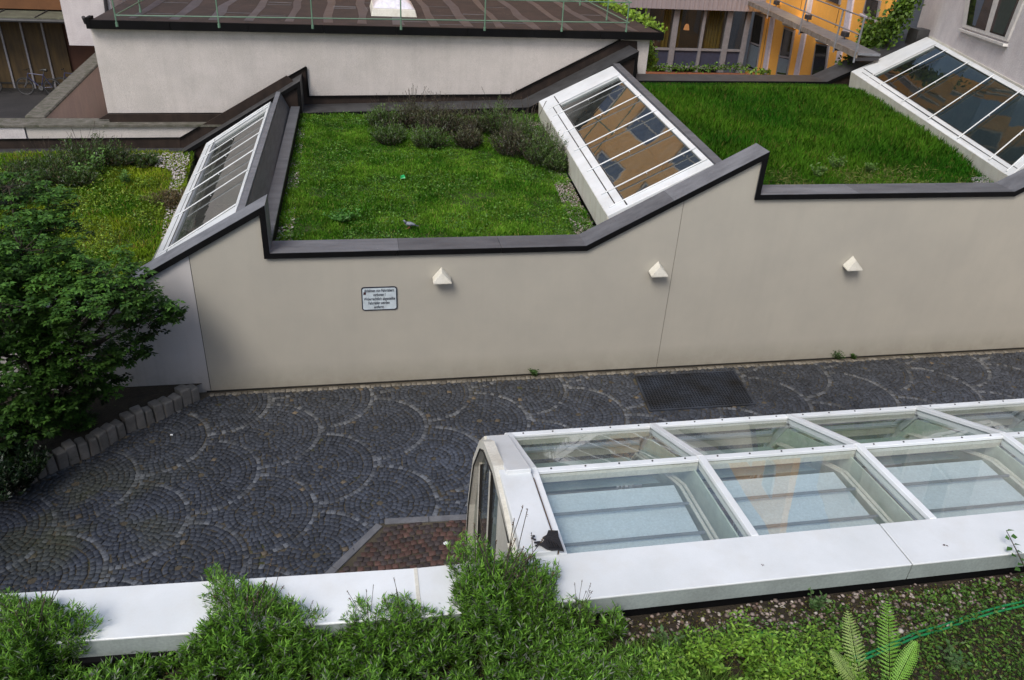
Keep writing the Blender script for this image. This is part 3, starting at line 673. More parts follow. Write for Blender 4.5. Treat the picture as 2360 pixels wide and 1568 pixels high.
for i, (txt, wd, xo) in enumerate((("Anlehnen von Fahrrädern", .53, .0), ("verboten !", .22, .0), ("Widerrechtlich abgestellte", .56, .0), ("Fahrräder werden", .38, -.01), ("entfernt.", .18, -.01))):
    cu = bpy.data.curves.new('lettering', 'FONT'); cu.body = txt; cu.size = .085; cu.align_x = 'CENTER'; cu.align_y = 'CENTER'; cu.offset = .0012; cu.extrude = .0008
    o = bpy.data.objects.new('lettering', cu); COL.objects.link(o)
    bpy.context.view_layer.update(); w0 = o.dimensions.x
    dg = bpy.context.evaluated_depsgraph_get(); me = bpy.data.meshes.new_from_object(o.evaluated_get(dg)); bpy.data.objects.remove(o); bpy.data.curves.remove(cu)
    sx = wd/max(w0, .01)
    co = np.zeros(len(me.vertices)*3); me.vertices.foreach_get('co', co); co = co.reshape(-1, 3)
    V = np.stack([SX+xo+co[:, 0]*sx, 12.9745-co[:, 2], SZ+.165-i*.083+co[:, 1]], 1); me.vertices.foreach_set('co', V.ravel().astype(np.float32)); me.update()
    me.materials.clear(); link('lettering', me, M['ink'], sg)

# ------------------------------------------------------------------ WHITE BUILDING BEHIND (left/centre) with bitumen roof
W = thing('flat_roofed_building', 'low off-white rendered building with a flat dark bitumen roof behind the planted roofs', 'building', (0, 24, 0))
rt = [YF(*a, WALLO) for a in [(214, 85), (500, 76), (787, 73), (1130, 80), (1475, 100)]]
ztop = float(YF(787, 74, WALLO)[2])
WX0 = float(YF(248, 262, WALLO)[0]); m = MB(); m.prism([(WX0, yf(-6.7, WALLO+.01), .0), (8.9, yf(8.9, WALLO+.01), 0), (8.9, yf(8.9, WALLO+.01), ztop), (WX0, yf(-6.7, WALLO+.01), ztop)], (0, .3, 0)); m.build('wall', M['oldwhite'], W)
m = MB(); m.box((WX0+.001, 24.34, 0), (WX0+.3, 45, ztop)); m.build('side_wall', M['oldwhite'], W); m = MB(); m.box((8.6, 24.74, 0), (8.899, 45, ztop)); m.build('side_wall', M['oldwhite'], W)
RZ = float(YF(787, 60, WALLO-.15)[2])
m = MB(); m.hexa([(-6.85, yf(-6.8, WALLO-.14), ztop), (9.15, yf(9, WALLO-.14), ztop), (9.15, 45, ztop), (-6.85, 45, ztop), (-6.85, yf(-6.8, WALLO-.14), RZ), (9.15, yf(9, WALLO-.14), RZ), (9.15, 45, RZ), (-6.85, 45, RZ)]); m.build('roof', M['roofing'], W)
m = MB()
for i in range(8):
    x0 = -6.9+i*2.02; x1 = x0+2.01; m.slab([(x0, yf(x0, WALLO-.22), ztop-.02), (x1, yf(x1, WALLO-.22), ztop-.02), (x1, yf(x1, WALLO-.22), RZ+.012), (x0, yf(x0, WALLO-.22), RZ+.012)], (0, .10, 0))
m.slab([(9.16, yf(9, WALLO-.22), ztop-.02), (9.16, 45, ztop-.02), (9.16, 45, RZ+.02), (9.16, yf(9, WALLO-.22), RZ+.02)], (.08, 0, 0))
m.slab([(-6.96, yf(-7, WALLO-.23), ztop-.02), (-6.96, yf(-7, WALLO+.2), ztop-.02), (-6.96, yf(-7, WALLO+.2), RZ+.07), (-6.96, yf(-7, WALLO-.23), RZ+.07)], (.10, 0, 0))
m.build('roof_edge', M['black'], W)
# smeared tar seams: irregular strips
def smear(x0, y0, x1, y1, w):
    m = MB()
    n = 14; L = []; Rr = []; sk = random.random()*50
    for i in range(n+1):
        t = i/n; x = x0+(x1-x0)*t; y = y0+(y1-y0)*t
        L.append((x-w*(.5+.35*math.sin(i*1.9+sk)*random.random()), y, RZ+.004)); Rr.append((x+w*(.5+.35*math.cos(i*2.3+sk)*random.random()), y, RZ+.004))
    for i in range(n): m.poly([L[i], Rr[i], Rr[i+1], L[i+1]])
    m.build('tar_seam', M['tar'], W)
for x in np.arange(-5.9, 9, 1.02): smear(x+random.uniform(-.05, .05), 24.15+random.uniform(.1, .4), x+.1, 44, random.uniform(.20, .30))
for i in range(26):
    m = MB(); x = -5.9+1.02*random.randrange(0, 14)+.15; y = random.uniform(24.6, 30); m.slab([(x, y, RZ+.002), (x+.72, y, RZ+.002), (x+.72, y+.035, RZ+.002), (x, y+.035, RZ+.002)], (0, 0, .006)); m.build('lap_joint', M['zinc'], W)
# roof light dome
dm = thing('roof_dome', 'milky white acrylic dome with a pale kerb on the dark bitumen roof', 'roof light', Z(908, 40, RZ))
dA = Z(855, 39, RZ); dB = Z(961, 41, RZ); x0, x1, y0, y1 = float(dA[0]), float(dB[0]), float(dA[1]), float(dA[1]+2.2)
m = MB(); m.hexa([(x0, y0, RZ), (x1, y0, RZ), (x1, y1, RZ), (x0, y1, RZ), (x0+.06, y0+.06, RZ+.22), (x1-.06, y0+.06, RZ+.22), (x1-.06, y1-.06, RZ+.22), (x0+.06, y1-.06, RZ+.22)]); m.build('kerb', M['creamm'], dm, bevel=.02)
V = []; F = []; nn = 12
for i in range(nn+1):
    for j in range(nn+1):
        u, v_ = i/nn*2-1, j/nn*2-1; hgt = .30*((1-abs(u)**2.6)*(1-abs(v_)**2.6))**.6
        V.append(((x0+x1)/2+u*(x1-x0)*.44, (y0+y1)/2+v_*(y1-y0)*.44, RZ+.225+hgt))
for i in range(nn):
    for j in range(nn): a = i*(nn+1)+j; F.append((a, a+nn+1, a+nn+2, a+1))
me = bpy.data.meshes.new('dome'); me.from_pydata(V, [], F); me.polygons.foreach_set('use_smooth', [True]*len(F)); link('dome', me, M['dome'], dm)
# green railing
rl = thing('roof_railing', 'pale green tubular railing around the dark bitumen roof', 'railing', (0, 23.6, RZ))
def rail(p0, p1, posts, zs=(.27, .83)):
    m = MB()
    for z in zs: m.tube([(p0[0], p0[1], RZ+z), (p1[0], p1[1], RZ+z)], .018, 6)
    m.build('rail', M['railg'], rl)
    for t in posts:
        q = lerp(p0, p1, t); m = MB(); m.tube([(q[0], q[1], RZ), (q[0], q[1], RZ+zs[-1])], .020, 6); m.tube([(q[0], q[1], RZ), (q[0], q[1], RZ+.10)], .035, 8); m.build('post', M['railg'], rl)
rA = Z(270, 62, RZ)[:2]; rB = Z(1447, 75, RZ)[:2]
rail(rA, rB, [0, .175, .345, .515, .685, .85, .995])
rail(rA, (rA[0]+.3, 44), [.12, .3, .5, .7, .9]); rail(rB, (rB[0]+.1, 44), [.12, .3, .5, .7, .9])

# ------------------------------------------------------------------ LEFT YARD
rp = thing('ramp_wall', 'pink rendered ramp wall with a mossy coping leading down to the yard', 'wall', (-8.6, 24, 0))
wx0, wx1 = -8.95, -8.75; zr = 2.29
a0 = Z(45, 292, zr); 
near_p = np.array([-8.95, 23.3, zr]); far_p = Z(219, 132, 2.2)
dirv = np.array([far_p[0]-near_p[0], far_p[1]-near_p[1]]); 
e0 = near_p+(np.array([dirv[0], dirv[1], 0])/np.linalg.norm(dirv))*1.15; e1 = np.array([near_p[0]+dirv[0]*1.25, near_p[1]+dirv[1]*1.25, 2.2])
m = MB(); m.hexa([(e0[0], e0[1], 0), (e0[0]+.22, e0[1], 0), (e1[0]+.22, e1[1], 0), (e1[0], e1[1], 0), (e0[0], e0[1], 2.1), (e0[0]+.22, e0[1], 2.1), (e1[0]+.22, e1[1], 2.1), (e1[0], e1[1], 2.1)]); m.build('wall', M['pink'], rp)
m = MB(); m.hexa([(e0[0]-.2, e0[1]-.1, 2.1), (e0[0]+.34, e0[1]-.1, 2.1), (e1[0]+.34, e1[1], 2.1), (e1[0]-.2, e1[1], 2.1), (e0[0]-.2, e0[1]-.1, 2.2), (e0[0]+.34, e0[1]-.1, 2.2), (e1[0]+.34, e1[1], 2.2), (e1[0]-.2, e1[1], 2.2)]); m.build('coping', M['mossstone'], rp, bevel=.03)
g_ = thing('garage_row', 'dim garage front with ochre timber doors under a mossy projecting roof', 'building', (-13, 37, 0))
yy = 37.0
def YQ(pts, y): return [Y(a, b, y) for a, b in pts]
m = MB(); m.slab([(-24, yy+.1, -.1), (-9, yy+.1, -.1), (-9, yy+.1, 7), (-24, yy+.1, 7)], (0, .3, 0)); m.build('wall', M['brownw'], g_)
for i in range(11):
    x = -20.4+i*.79; 
    if x > -12.3: break
    m = MB(); m.box((x+.04, yy, .05), (x+.75, yy+.08, 2.75)); m.build('door_panel', M['wood'], g_)
    m = MB(); m.box((x-.035, yy-.05, 0), (x+.035, yy+.04, 2.8)); m.build('door_post', M['greyfr'], g_)
m = MB(); m.box((-24, yy-.12, 0), (-12.2, yy+.0, .12)); m.box((-24, yy-.03, .3), (-12.2, yy-.005, .36)); m.build('plinth', M['seal'], g_)
ca = Y(196, 45, 35.7); cb = Y(180, 27, 36.9)
m = MB(); m.hexa([(-24, 35.7, ca[2]-.12), (ca[0], 35.7, ca[2]-.12), (cb[0]+.2, 37.05, cb[2]-.1), (-24, 37.05, cb[2]-.1), (-24, 35.7, ca[2]), (ca[0], 35.7, ca[2]), (cb[0]+.2, 37.05, cb[2]), (-24, 37.05, cb[2])]); m.build('projecting_roof', M['mossroof'], g_)
m = MB()
for x in np.arange(-20, -11.5, 1.55): m.bar((x, 35.7, ca[2]+.02), (x+.15, 37.0, cb[2]+.02), .035, .03)
m.build('roof_seam', M['zinc_d'], g_)
m = MB(); m.tube([(-24, 35.66, ca[2]-.1), (ca[0]+.05, 35.66, ca[2]-.1)], .07, 8); m.build('gutter', M['zinc_d'], g_)
fa = Y(172, 24, 37); m = MB(); m.box((-24, 36.8, cb[2]+.05), (fa[0]+.2, 37.0, cb[2]+4)); m.build('fascia', M['orangeb'], g_)
# overhanging white block
ob = thing('white_annex', 'white rendered annex overhanging the yard beside the garage row', 'building', (-10, 34, 3))
yb = 34.0; p0 = Y(160, 105, yb); p1 = Y(252, 60, yb)
m = MB(); m.box((p0[0], yb, p0[2]), (p1[0]+.2, yb+5, 12)); m.build('wall', M['white_bld'], ob)
m = MB(); q0 = Y(194, 52, yb-.1); 
m.tube([Y(192, 40, yb-.25), Y(196, 52, yb-.12), Y(238, 66, yb-.12), Y(244, 74, yb-.12)], .07, 8); m.build('downpipe', M['pipe'], ob)
m = MB(); m.tube([Y(250, 62, yb-.1), Y(240, -20, yb-.1)], .07, 8); m.build('downpipe', M['pipe'], ob)
m = MB(); m.box((p1[0]+.25, 32.0, 5.0), (p1[0]+.45, 45, 12)); m.build('side_wall', M['pink'], ob)
# bicycles
def bicycle():
    t = thing('bicycle', 'x', 'bicycle', (0, 0, 0), 'bicycles standing against the garage doors')
    r = .335; WB = 1.05
    for cx_ in (0, WB):
        w = MB(); w.tube([(cx_+r*math.cos(a), 0, r+r*math.sin(a)) for a in np.arange(0, 2*PI, PI/14)], .024, 6, True); wh = w.build('wheel', M['tyre'], t)
        w = MB(); w.tube([(cx_+(r-.035)*math.cos(a), 0, r+(r-.035)*math.sin(a)) for a in np.arange(0, 2*PI, PI/14)], .010, 5, True); w.tube([(cx_, -.05, r), (cx_, .05, r)], .022, 6); w.build('rim', M['chrome'], wh)
        w = MB()
        for k in range(14):
            a = k*PI/7; w.bar((cx_, 0, r), (cx_+(r-.04)*math.cos(a), 0, r+(r-.04)*math.sin(a)), .003)
        w.build('spokes', M['chrome'], wh)
    hd = (.20, 0, .86); hb = (.17, 0, .72); bb = (.62, 0, .29); st = (.78, 0, .80)
    m = MB()
    m.tube([hd, hb], .022, 8); m.tube([hd, st], .018, 8); m.tube([hb, bb], .021, 8); m.tube([bb, (.80, 0, .86)], .017, 8)
    for s in (-.05, .05): m.tube([bb, (WB, s, r)], .011, 6); m.tube([st, (WB, s, r)], .010, 6)
    m.build('frame', M['bikeblue'], t)
    m = MB()
    for s in (-.055, .055): m.tube([(.17, s, .70), (.10, s, .50), (0, s, r)], .015, 6)
    m.bar((.165, -.07, .71), (.165, .07, .71), .03); m.build('fork', M['chrome'], t)
    m = MB(); m.tube([(.22, 0, .86), (.23, 0, .96), (.14, 0, 1.0)], .014, 6); m.tube([(.16, -.29, 1.02), (.13, -.1, .99), (.13, .1, .99), (.16, .29, 1.02)], .012, 6); m.build('handlebar', M['saddle'], t)
    m = MB(); m.tube([(.80, 0, .86), (.83, 0, .97)], .012, 6); m.build('seat_post', M['chrome'], t)
    m = MB(); m.tube([(.68, 0, .985), (.76, 0, 1.0), (.86, 0, 1.0), (.96, 0, .995)], [.015, .03, .06, .07], 8); m.build('saddle', M['saddle'], t)
    m = MB(); m.tube([(.62, -.06, .29), (.62, .06, .29)], .09, 12); m.bar((.62, .08, .29), (.70, .08, .14), .02); m.bar((.62, -.08, .29), (.54, -.08, .44), .02); m.build('crank', M['chrome'], t)
    return t
b0 = bicycle()
pw = Y(58, 204, 36.3)
specs = [((pw[0]+.0, 36.3, 0), 'dark blue bicycle in front of the ochre garage doors, front wheel fully visible', -.05), ((pw[0]-2.3, 36.35, 0), 'bicycle at the left edge of the photo of which only a rear wheel shows', .05), ((pw[0]+1.35, 36.45, 0), 'bicycle mostly hidden behind the mossy ramp coping, only its saddle showing', .1)]
for i, (l, lb, rz) in enumerate(specs):
    o = b0 if i == 0 else copy_tree(b0); o.location = tuple(float(q) for q in l); o.rotation_euler = (R_(-6), 0, rz); o['label'] = lb

# ------------------------------------------------------------------ BACK RIGHT: blue-grey glazed building
YB = 36.0
G = thing('glazed_annex', 'low building with grey framed windows, yellow curtains and dark blue panels', 'building', (15, YB, 1))
def zc(x, y): return (1382+x*.2684, y*.2684)
def QB(x, y, yy=YB): return Y(*zc(x, y), yy)
zs = QB(800, 578)[2]; zt = QB(800, 432)[2]; zh = QB(700, 70)[2]; xl = 9.3; xr = QB(1250, 300)[0]+.15
m = MB(); m.box((xl, YB-.9, zs-.5), (xr+.3, YB-.55, zs-.12)); m.build('planter', M['terracotta'], G)
m = MB(); m.box((xl, YB+.05, zs), (xr, YB+.12, zt)); m.build('spandrel_panel', M['blueg'], G)
m = MB(); m.box((xl, YB-.02, zt-.03), (xr, YB+.14, zt+.07)); m.box((xl, YB-.02, zs-.06), (xr, YB+.16, zs+.04)); m.build('transom', M['greyfr'], G)
for x, w in ((395, .12), (640, .26), (880, .13), (1095, .26), (1255, .22), (150, .14)):
    q = QB(x, 260)[0]; m = MB(); m.box((q-w/2, YB-.06, zs-.3), (q+w/2, YB+.15, zh+.2)); m.build('mullion', M['greyfr'], G)
m = MB()
for (a_, b_) in ((-2, 150), (150, 395), (395, 640), (640, 880), (880, 1095), (1095, 1255)):
    xa, xb = (QB(a_, 260)[0] if a_ > 0 else xl), QB(b_, 260)[0]; mm = MB(); mm.poly([(xa, YB+.02, zt+.07), (xb, YB+.02, zt+.07), (xb, YB+.02, zh), (xa, YB+.02, zh)]); mm.build('pane', M['glass_win'], G)
fz0 = zh-.02
m = MB(); m.box((xl, YB-.35, fz0), (xr+.6, YB+.2, fz0+1.3))
for x in np.arange(xl, xr+.6, .22): m.box((x, YB-.375, fz0), (x+.03, YB-.351, fz0+1.3))
m.build('fascia', M['lilac'], G)
m = MB(); m.box((xl, YB+2.8, zs-1), (xr, YB+2.9, zh+.2)); m.box((xl, YB+.2, zs-.1), (xr, YB+2.8, zs-.05)); m.build('room', M['floord'], G)
for (a_, b_) in ((555, 615), (652, 715), (930, 1075)):
    xa, xb = QB(a_, 260)[0], QB(b_, 260)[0]; m = MB(); n = max(4, int((xb-xa)/.07))
    for i in range(n): x = xa+(xb-xa)*i/n; m.poly([(x, YB+.30+.05*(i % 2), zt-.2), (x+(xb-xa)/n, YB+.30+.05*((i+1) % 2), zt-.2), (x+(xb-xa)/n, YB+.30+.05*((i+1) % 2), zh), (x, YB+.30+.05*(i % 2), zh)])
    m.build('curtain', M['curtain'], G)
lq = QB(745, 235, YB+.9)
tl = thing('hanging_lamp', 'small glowing orange lampshade hanging inside the glazed annex window', 'lamp', lq)
m = MB(); m.tube([lq+(0, 0, .13), lq+(0, 0, .05), lq+(0, 0, -.12)], [.06, .10, .14], 12); m.build('shade', M['shade'], tl)
m = MB(); m.tube([lq+(0, 0, .15), (lq[0], lq[1], zh+.3)], .008, 6); m.build('cord', M['saddle'], tl)
# person inside
pq = QB(512, 300, YB+.9)
pp = thing('person', 'person in a white t-shirt standing inside the glazed annex beside a curtain', 'person', (pq[0], pq[1], zs-.1))
def skin_body(name, verts, edges, radii, mat, parent, off, sub=1):
    me = bpy.data.meshes.new(name); me.from_pydata([tuple(np.array(v)+off) for v in verts], edges, []); me.update()
    o = link(name, me, mat, parent); s = o.modifiers.new('skin', 'SKIN'); s.use_smooth_shade = True
    sv = me.skin_vertices[0].data
    for i, r in enumerate(radii): sv[i].radius = (r, r) if not isinstance(r, tuple) else r
    for i in range(len(verts)): sv[i].use_root = (i == 0)
    u = o.modifiers.new('sub', 'SUBSURF'); u.levels = u.render_levels = sub; return o
fz_ = np.array([pq[0], pq[1], zs-.1])
vs_ = [(0, 0, .95), (0, 0, 1.2), (0, 0, 1.42), (0, 0, 1.52), (0, -.02, 1.68), (-.19, 0, 1.40), (-.26, 0, 1.12), (-.22, -.12, .9), (.19, 0, 1.40), (.26, 0, 1.12), (.22, -.12, .9), (-.1, 0, .9), (-.11, 0, .5), (-.11, 0, .08), (.1, 0, .9), (.11, 0, .5), (.11, 0, .08)]
es_ = [(0, 1), (1, 2), (2, 3), (3, 4), (2, 5), (5, 6), (6, 7), (2, 8), (8, 9), (9, 10), (0, 11), (11, 12), (12, 13), (0, 14), (14, 15), (15, 16)]
skin_body('body', vs_, es_, [.13, .13, .13, .055, .10, .06, .045, .03, .06, .045, .03, .09, .065, .045, .09, .065, .045], M['skin'], pp, fz_)
skin_body('shirt', [(0, 0, .98), (0, 0, 1.2), (0, 0, 1.44), (-.2, 0, 1.40), (-.25, 0, 1.22), (.2, 0, 1.40), (.25, 0, 1.22)], [(0, 1), (1, 2), (2, 3), (3, 4), (2, 5), (5, 6)], [.17, .16, .15, .09, .08, .09, .08], M['shirt'], pp, fz_)
m = MB(); m.tube([fz_+(0, .02, 1.66), fz_+(0, .03, 1.74), fz_+(0, .02, 1.80)], [.105, .11, .06], 10); m.build('hair', M['hair'], pp)

# ------------------------------------------------------------------ YELLOW BUILDING
YN = np.array([1, -.121, 0]); YD = 18.0-.121*33.9; YN2 = YN/np.linalg.norm(YN)
def QY(x, y, o=0.): return PL(*zc(x, y), YN, YD-o*np.linalg.norm(YN))
def xyel(y): return YD+.121*y
YW = thing('yellow_building', 'tall yellow building with lilac pilasters, grey windows and a metal catwalk', 'building', (17.5, 30, 0))
m = MB(); ring = [(xyel(24.9), 24.9, 0), (xyel(36.6), 36.6, 0), (xyel(36.6), 36.6, 23), (xyel(24.9), 24.9, 23)]
m.prism(ring, YN2*.3); m.build('wall', M['yellow'], YW)
def yquad(name, pts, mat, o0, o1, parent=YW):
    m = MB(); q = [QY(a, b, 0) for a, b in pts]; m.hexa([p-YN2*o0 for p in q]+[p-YN2*o1 for p in q]); return m.build(name, mat, parent)
def ywin(pts, transom=None):
    w = yquad('window', pts, M['greyfr'], .004, .05)
    c = np.mean(np.array(pts, float), 0); ins = [tuple(c+(np.array(p)-c)*np.array([.80, .93])) for p in pts]
    yquad('pane', ins, glassd, .052, .06, w)
    if transom is not None:
        a, b = lerp(pts[0], pts[3], transom), lerp(pts[1], pts[2], transom); yquad('transom', [a, b, b+(0, 14), a+(0, 14)], M['greyfr'], .05, .075, w)
        l = [a+(8, 22), b+(-8, 22), lerp(pts[1], pts[2], .93)+(-8, 0), lerp(pts[0], pts[3], .93)+(8, 0)]; yquad('lower_pane', l, frost, .061, .066, w)
    return w
glassd = flat('dark_glazing', (.012, .013, .012), .08, spec=.6); frost = flat('frosted_pane', (.16, .20, .24), .35)
ywin([(1340, 105), (1425, 135), (1345, 625), (1255, 590)], .52); ywin([(1590, 235), (1682, 265), (1610, 660), (1515, 650)], .58); ywin([(1862, 375), (1978, 395), (1935, 690), (1812, 680)])
ywin([(1960, -60), (2080, -30), (2068, 45), (1950, 0)]); ywin([(2300, -30), (2420, 10), (2385, 180), (2265, 115)])
yquad('window_sill', [(2255, 118), (2388, 178), (2386, 196), (2250, 132)], M['pilaster'], .004, .10)
for pts in ([(1478, 140), (1508, 150), (1435, 640), (1400, 640)], [(1750, 270), (1780, 285), (1708, 660), (1672, 660)], [(2058, 420), (2090, 435), (2045, 640), (2015, 640)], [(1805, -40), (1838, -30), (1808, 140), (1780, 125)], [(2150, -40), (2192, -30), (2140, 300), (2098, 280)]):
    yquad('pilaster', pts, M['pilaster'], .004, .07)
for pts in ([(1740, -40), (1743, -40), (1722, 95), (1719, 95)], [(2055, 70), (2059, 70), (2020, 240), (2016, 240)], [(1452, 130), (1455, 130), (1372, 630), (1369, 630)]):
    yquad('joint_line', pts, M['brownw'], .003, .006)
m = MB(); m.tube([QY(1295, 90, .1), QY(1215, 620, .1)], .045, 8); m.build('downpipe', M['steel'], YW)
for (x, y) in ((1385, 108), (1630, 225), (1915, 365)):
    m = MB(); a = QY(x-48, y-25, .05); b = QY(x+48, y+5, .05); m.tube([a, b], .09, 8); m.build('shutter_box', M['doorw'], YW)
# upper storeys seen only in reflections
for fl_ in range(5):
    for k in range(4):
        yv = 26.2+k*2.5; zv = 6.6+fl_*3.3; m = MB(); m.slab([(xyel(yv)-.05, yv, zv), (xyel(yv+1.1)-.05, yv+1.1, zv), (xyel(yv+1.1)-.05, yv+1.1, zv+1.7), (xyel(yv)-.05, yv, zv+1.7)], (.04, 0, 0)); w = m.build('window', M['doorw'], YW)
        m = MB(); m.slab([(xyel(yv)-.06, yv+.1, zv+.1), (xyel(yv+1)-.06, yv+1, zv+.1), (xyel(yv+1)-.06, yv+1, zv+1.6), (xyel(yv)-.06, yv+.1, zv+1.6)], (.008, 0, 0)); m.build('pane', frost, w)
# catwalk
CW = thing('catwalk', 'grey steel catwalk with tubular railing running along the yellow facade', 'walkway', (17, 30, 4.6))
ZC = 4.6
def z3(x, y): return (1572.5+x*.3335, y*.3335)
o0 = Z(*z3(525, 40), ZC); o1 = Z(*z3(1200, 362), ZC); dv = (o1-o0)/np.linalg.norm(o1-o0); 
oa = o0-dv*5; obb = o1+dv*.1
sdv = np.array([-dv[1], dv[0], 0]); sdv = sdv if sdv[0] > 0 else -sdv
wd = .72
m = MB(); m.slab([oa, obb, obb+sdv*wd, oa+sdv*wd], (0, 0, -.07)); m.build('deck', surf('catwalk_sheet', (.24, .25, .28), (.17, .18, .20), 3, 50, .6, .4, .006, metal=.3), CW)
m = MB(); m.bar(oa+(0, 0, -.08), obb+(0, 0, -.08), .05, .17); m.build('edge_beam', surf('rusty_edge', (.28, .25, .22), (.16, .12, .09), 4, 30, .8, .5, .01), CW)
def cwp(px, z): # post foot: nearest to pixel on outer edge line
    q = Z(*px, ZC); t = min((q-oa)@dv, (obb-oa)@dv-.06); return oa+dv*t
feet = [cwp(z3(500, 70), 0), cwp(z3(700, 175), 0), cwp(z3(945, 290), 0), cwp(z3(1200, 400), 0)]
for q in feet:
    m = MB(); m.tube([q+(-.03, 0, -.30), q+(-.03, 0, 1.0)], .032, 6); m.build('post', M['steel'], CW)
    m = MB(); m.bar(q+(0, 0, -.2), q+sdv*wd+(0, 0, -.16), .06, .1); m.build('bracket', M['pipe'], CW)
for hz in (.5, 1.0):
    m = MB(); m.tube([oa+(-.03, 0, hz), feet[-1]+(-.03, 0, hz)], .022, 6); m.build('rail', M['steel'], CW)
wl = []
for i, (x, y) in enumerate(((650, 22), (868, 122), (1123, 240))):
    q = Z(*z3(x, y), ZC+.15); t = thing('floodlight', ('small floodlight on the catwalk, farthest of the three', 'small floodlight on the catwalk, middle of the three', 'small floodlight on the catwalk, nearest the ivy')[i], 'floodlight', q, 'floodlights on the catwalk')
    m = MB(); m.box(tuple(q-(.09, .14, .07)), tuple(q+(.09, .14, .09))); m.build('housing', M['pipe'], t, bevel=.02); m = MB(); m.bar(q+(0, 0, -.15), q+(0, 0, -.05), .04); m.build('bracket', M['steel'], t)
    m = MB(); m.box(tuple(q+(.092, -.11, -.04)), tuple(q+(.10, .11, .07))); m.build('lens', flat('lamp_glass', (.6, .5, .3), .3, emit=(1, .7, .3), es=1.5), t)

# far tall yellow and pale buildings, seen mirrored in the glass
bluepane = flat('blue_pane', (.07, .12, .26), .3)
def bigblock(label, x0, x1, y, h, wallm, cols, floors, ww=1.1, zstart=5.5):
    t = thing('apartment_block', label, 'building', ((x0+x1)/2, y, 0)); m = MB(); m.box((x0, y, 0), (x1, y+9, h)); m.build('wall', wallm, t)
    m = MB(); m.box((x0-.3, y-.5, h), (x1+.3, y+9, h+.3)); m.build('roof', M['zinc_d'], t)
    for f_ in range(floors):
        for c_ in range(cols):
            xx = x0+(c_+.5)*(x1-x0)/cols-ww/2; zz = zstart+f_*3.1
            m = MB(); m.box((xx, y-.05, zz), (xx+ww, y-.002, zz+1.7)); w = m.build('window', M['doorw'], t)
            m = MB(); m.box((xx+.09, y-.07, zz+.09), (xx+ww*.5-.04, y-.051, zz+1.61)); m.box((xx+ww*.5+.04, y-.07, zz+.09), (xx+ww-.09, y-.051, zz+1.61)); m.build('pane', bluepane, w)
    return t
bigblock('tall yellow apartment block beyond the glazed annex, seen mirrored in the skylight', -4, 16, 40.5, 27, M['orange_block'], 6, 6, 1.7)
bigblock('tall pale apartment block beyond the flat bitumen roof, seen mirrored in the glass', -24, -4.2, 46, 24, M['white_bld'], 6, 5)

# ------------------------------------------------------------------ WHITE BUILDING ON THE RIGHT
WR = thing('white_building', 'white roughcast building above the right skylight with a grey framed window', 'building', (16, 19, 5))
WN = np.array([1, -.34, 0]); WD = 17.46-.34*23.24+.12; WN2 = WN/np.linalg.norm(WN)
def xw(y): return WD+.34*y
def QW(x, y, o=0.): q = PL(x, y, WN, WD-o*np.linalg.norm(WN)); return q
cy_ = QW(2113, 60)[1]
m = MB(); m.prism([(xw(13.5), 13.5, 0), (xw(cy_), cy_, 0), (xw(cy_), cy_, 20), (xw(13.5), 13.5, 20)], (4, 0, 0)); m.build('wall', M['white_bld'], WR)
def wq(name, pts, mat, a, b, parent=WR):
    m = MB(); q = [QW(x, y) for x, y in pts]; m.hexa([p-WN2*a for p in q]+[p-WN2*b for p in q]); return m.build(name, mat, parent)
P4 = [z3(1990, -160), z3(2400, -60), z3(2255, 290), z3(1945, 190)]
wn = wq('window', P4, M['doorw'], .004, .06)
def bil(P, u, v): return lerp(lerp(P[0], P[1], u), lerp(P[3], P[2], u), v)
for u0, u1 in ((.09, .50), (.60, .93)):
    wq('pane', [bil(P4, u0, .03), bil(P4, u1, .03), bil(P4, u1, .93), bil(P4, u0, .93)], glassd, .061, .065, wn)
wq('window_sill', [z3(1935, 200), z3(2250, 305), z3(2248, 325), z3(1933, 215)], M['doorw'], .004, .12)
wq('curtain_reflection_strip', [bil(P4, .64, .05), bil(P4, .90, .05), bil(P4, .88, .90), bil(P4, .66, .90)], flat('green_curtain', (.03, .045, .04), .8), .066, .068, wn)
wq('curtain_reflection_strip', [bil(P4, .20, .05), bil(P4, .38, .05), bil(P4, .28, .90), bil(P4, .22, .90)], flat('painted_blue_reflection', (.07, .10, .15), .5), .066, .068, wn)  # bluish wedge painted onto the pane as a reflection
for fl_ in range(3):
    for yv in (14.5, 17.2, 20.2):
        zv = 9.6+fl_*3.3; m = MB(); m.slab([(xw(yv)-.05, yv, zv), (xw(yv+1.2)-.05, yv+1.2, zv), (xw(yv+1.2)-.05, yv+1.2, zv+1.7), (xw(yv)-.05, yv, zv+1.7)], (.04, 0, 0)); w = m.build('window', M['doorw'], WR)
        m = MB(); m.slab([(xw(yv+.1)-.06, yv+.1, zv+.1), (xw(yv+1.1)-.06, yv+1.1, zv+.1), (xw(yv+1.1)-.06, yv+1.1, zv+1.6), (xw(yv+.1)-.06, yv+.1, zv+1.6)], (.008, 0, 0)); m.build('pane', frost, w)
# sill flashing where the skylight meets the wall
m = MB(); y0_, y1_ = 13.5, 23.3; m.hexa([(xw(y0_)-.02, y0_, 4.86), (xw(y0_)+.3, y0_, 4.86), (xw(y1_)+.3, y1_, 4.98), (xw(y1_)-.02, y1_, 4.98), (xw(y0_)-.02, y0_, 4.98), (xw(y0_)+.3, y0_, 4.98), (xw(y1_)+.3, y1_, 5.10), (xw(y1_)-.02, y1_, 5.10)]); m.build('base_flashing', M['creamm'], WR)
q = YF(2118, 75, .1); m = MB(); m.box((q[0]-.3, q[1]-.35, q[2]-.45), (q[0]+.15, q[1]+.15, q[2]+.12)); m.build('parapet_end', M['zinc_d'], B)
ZB = 4.77
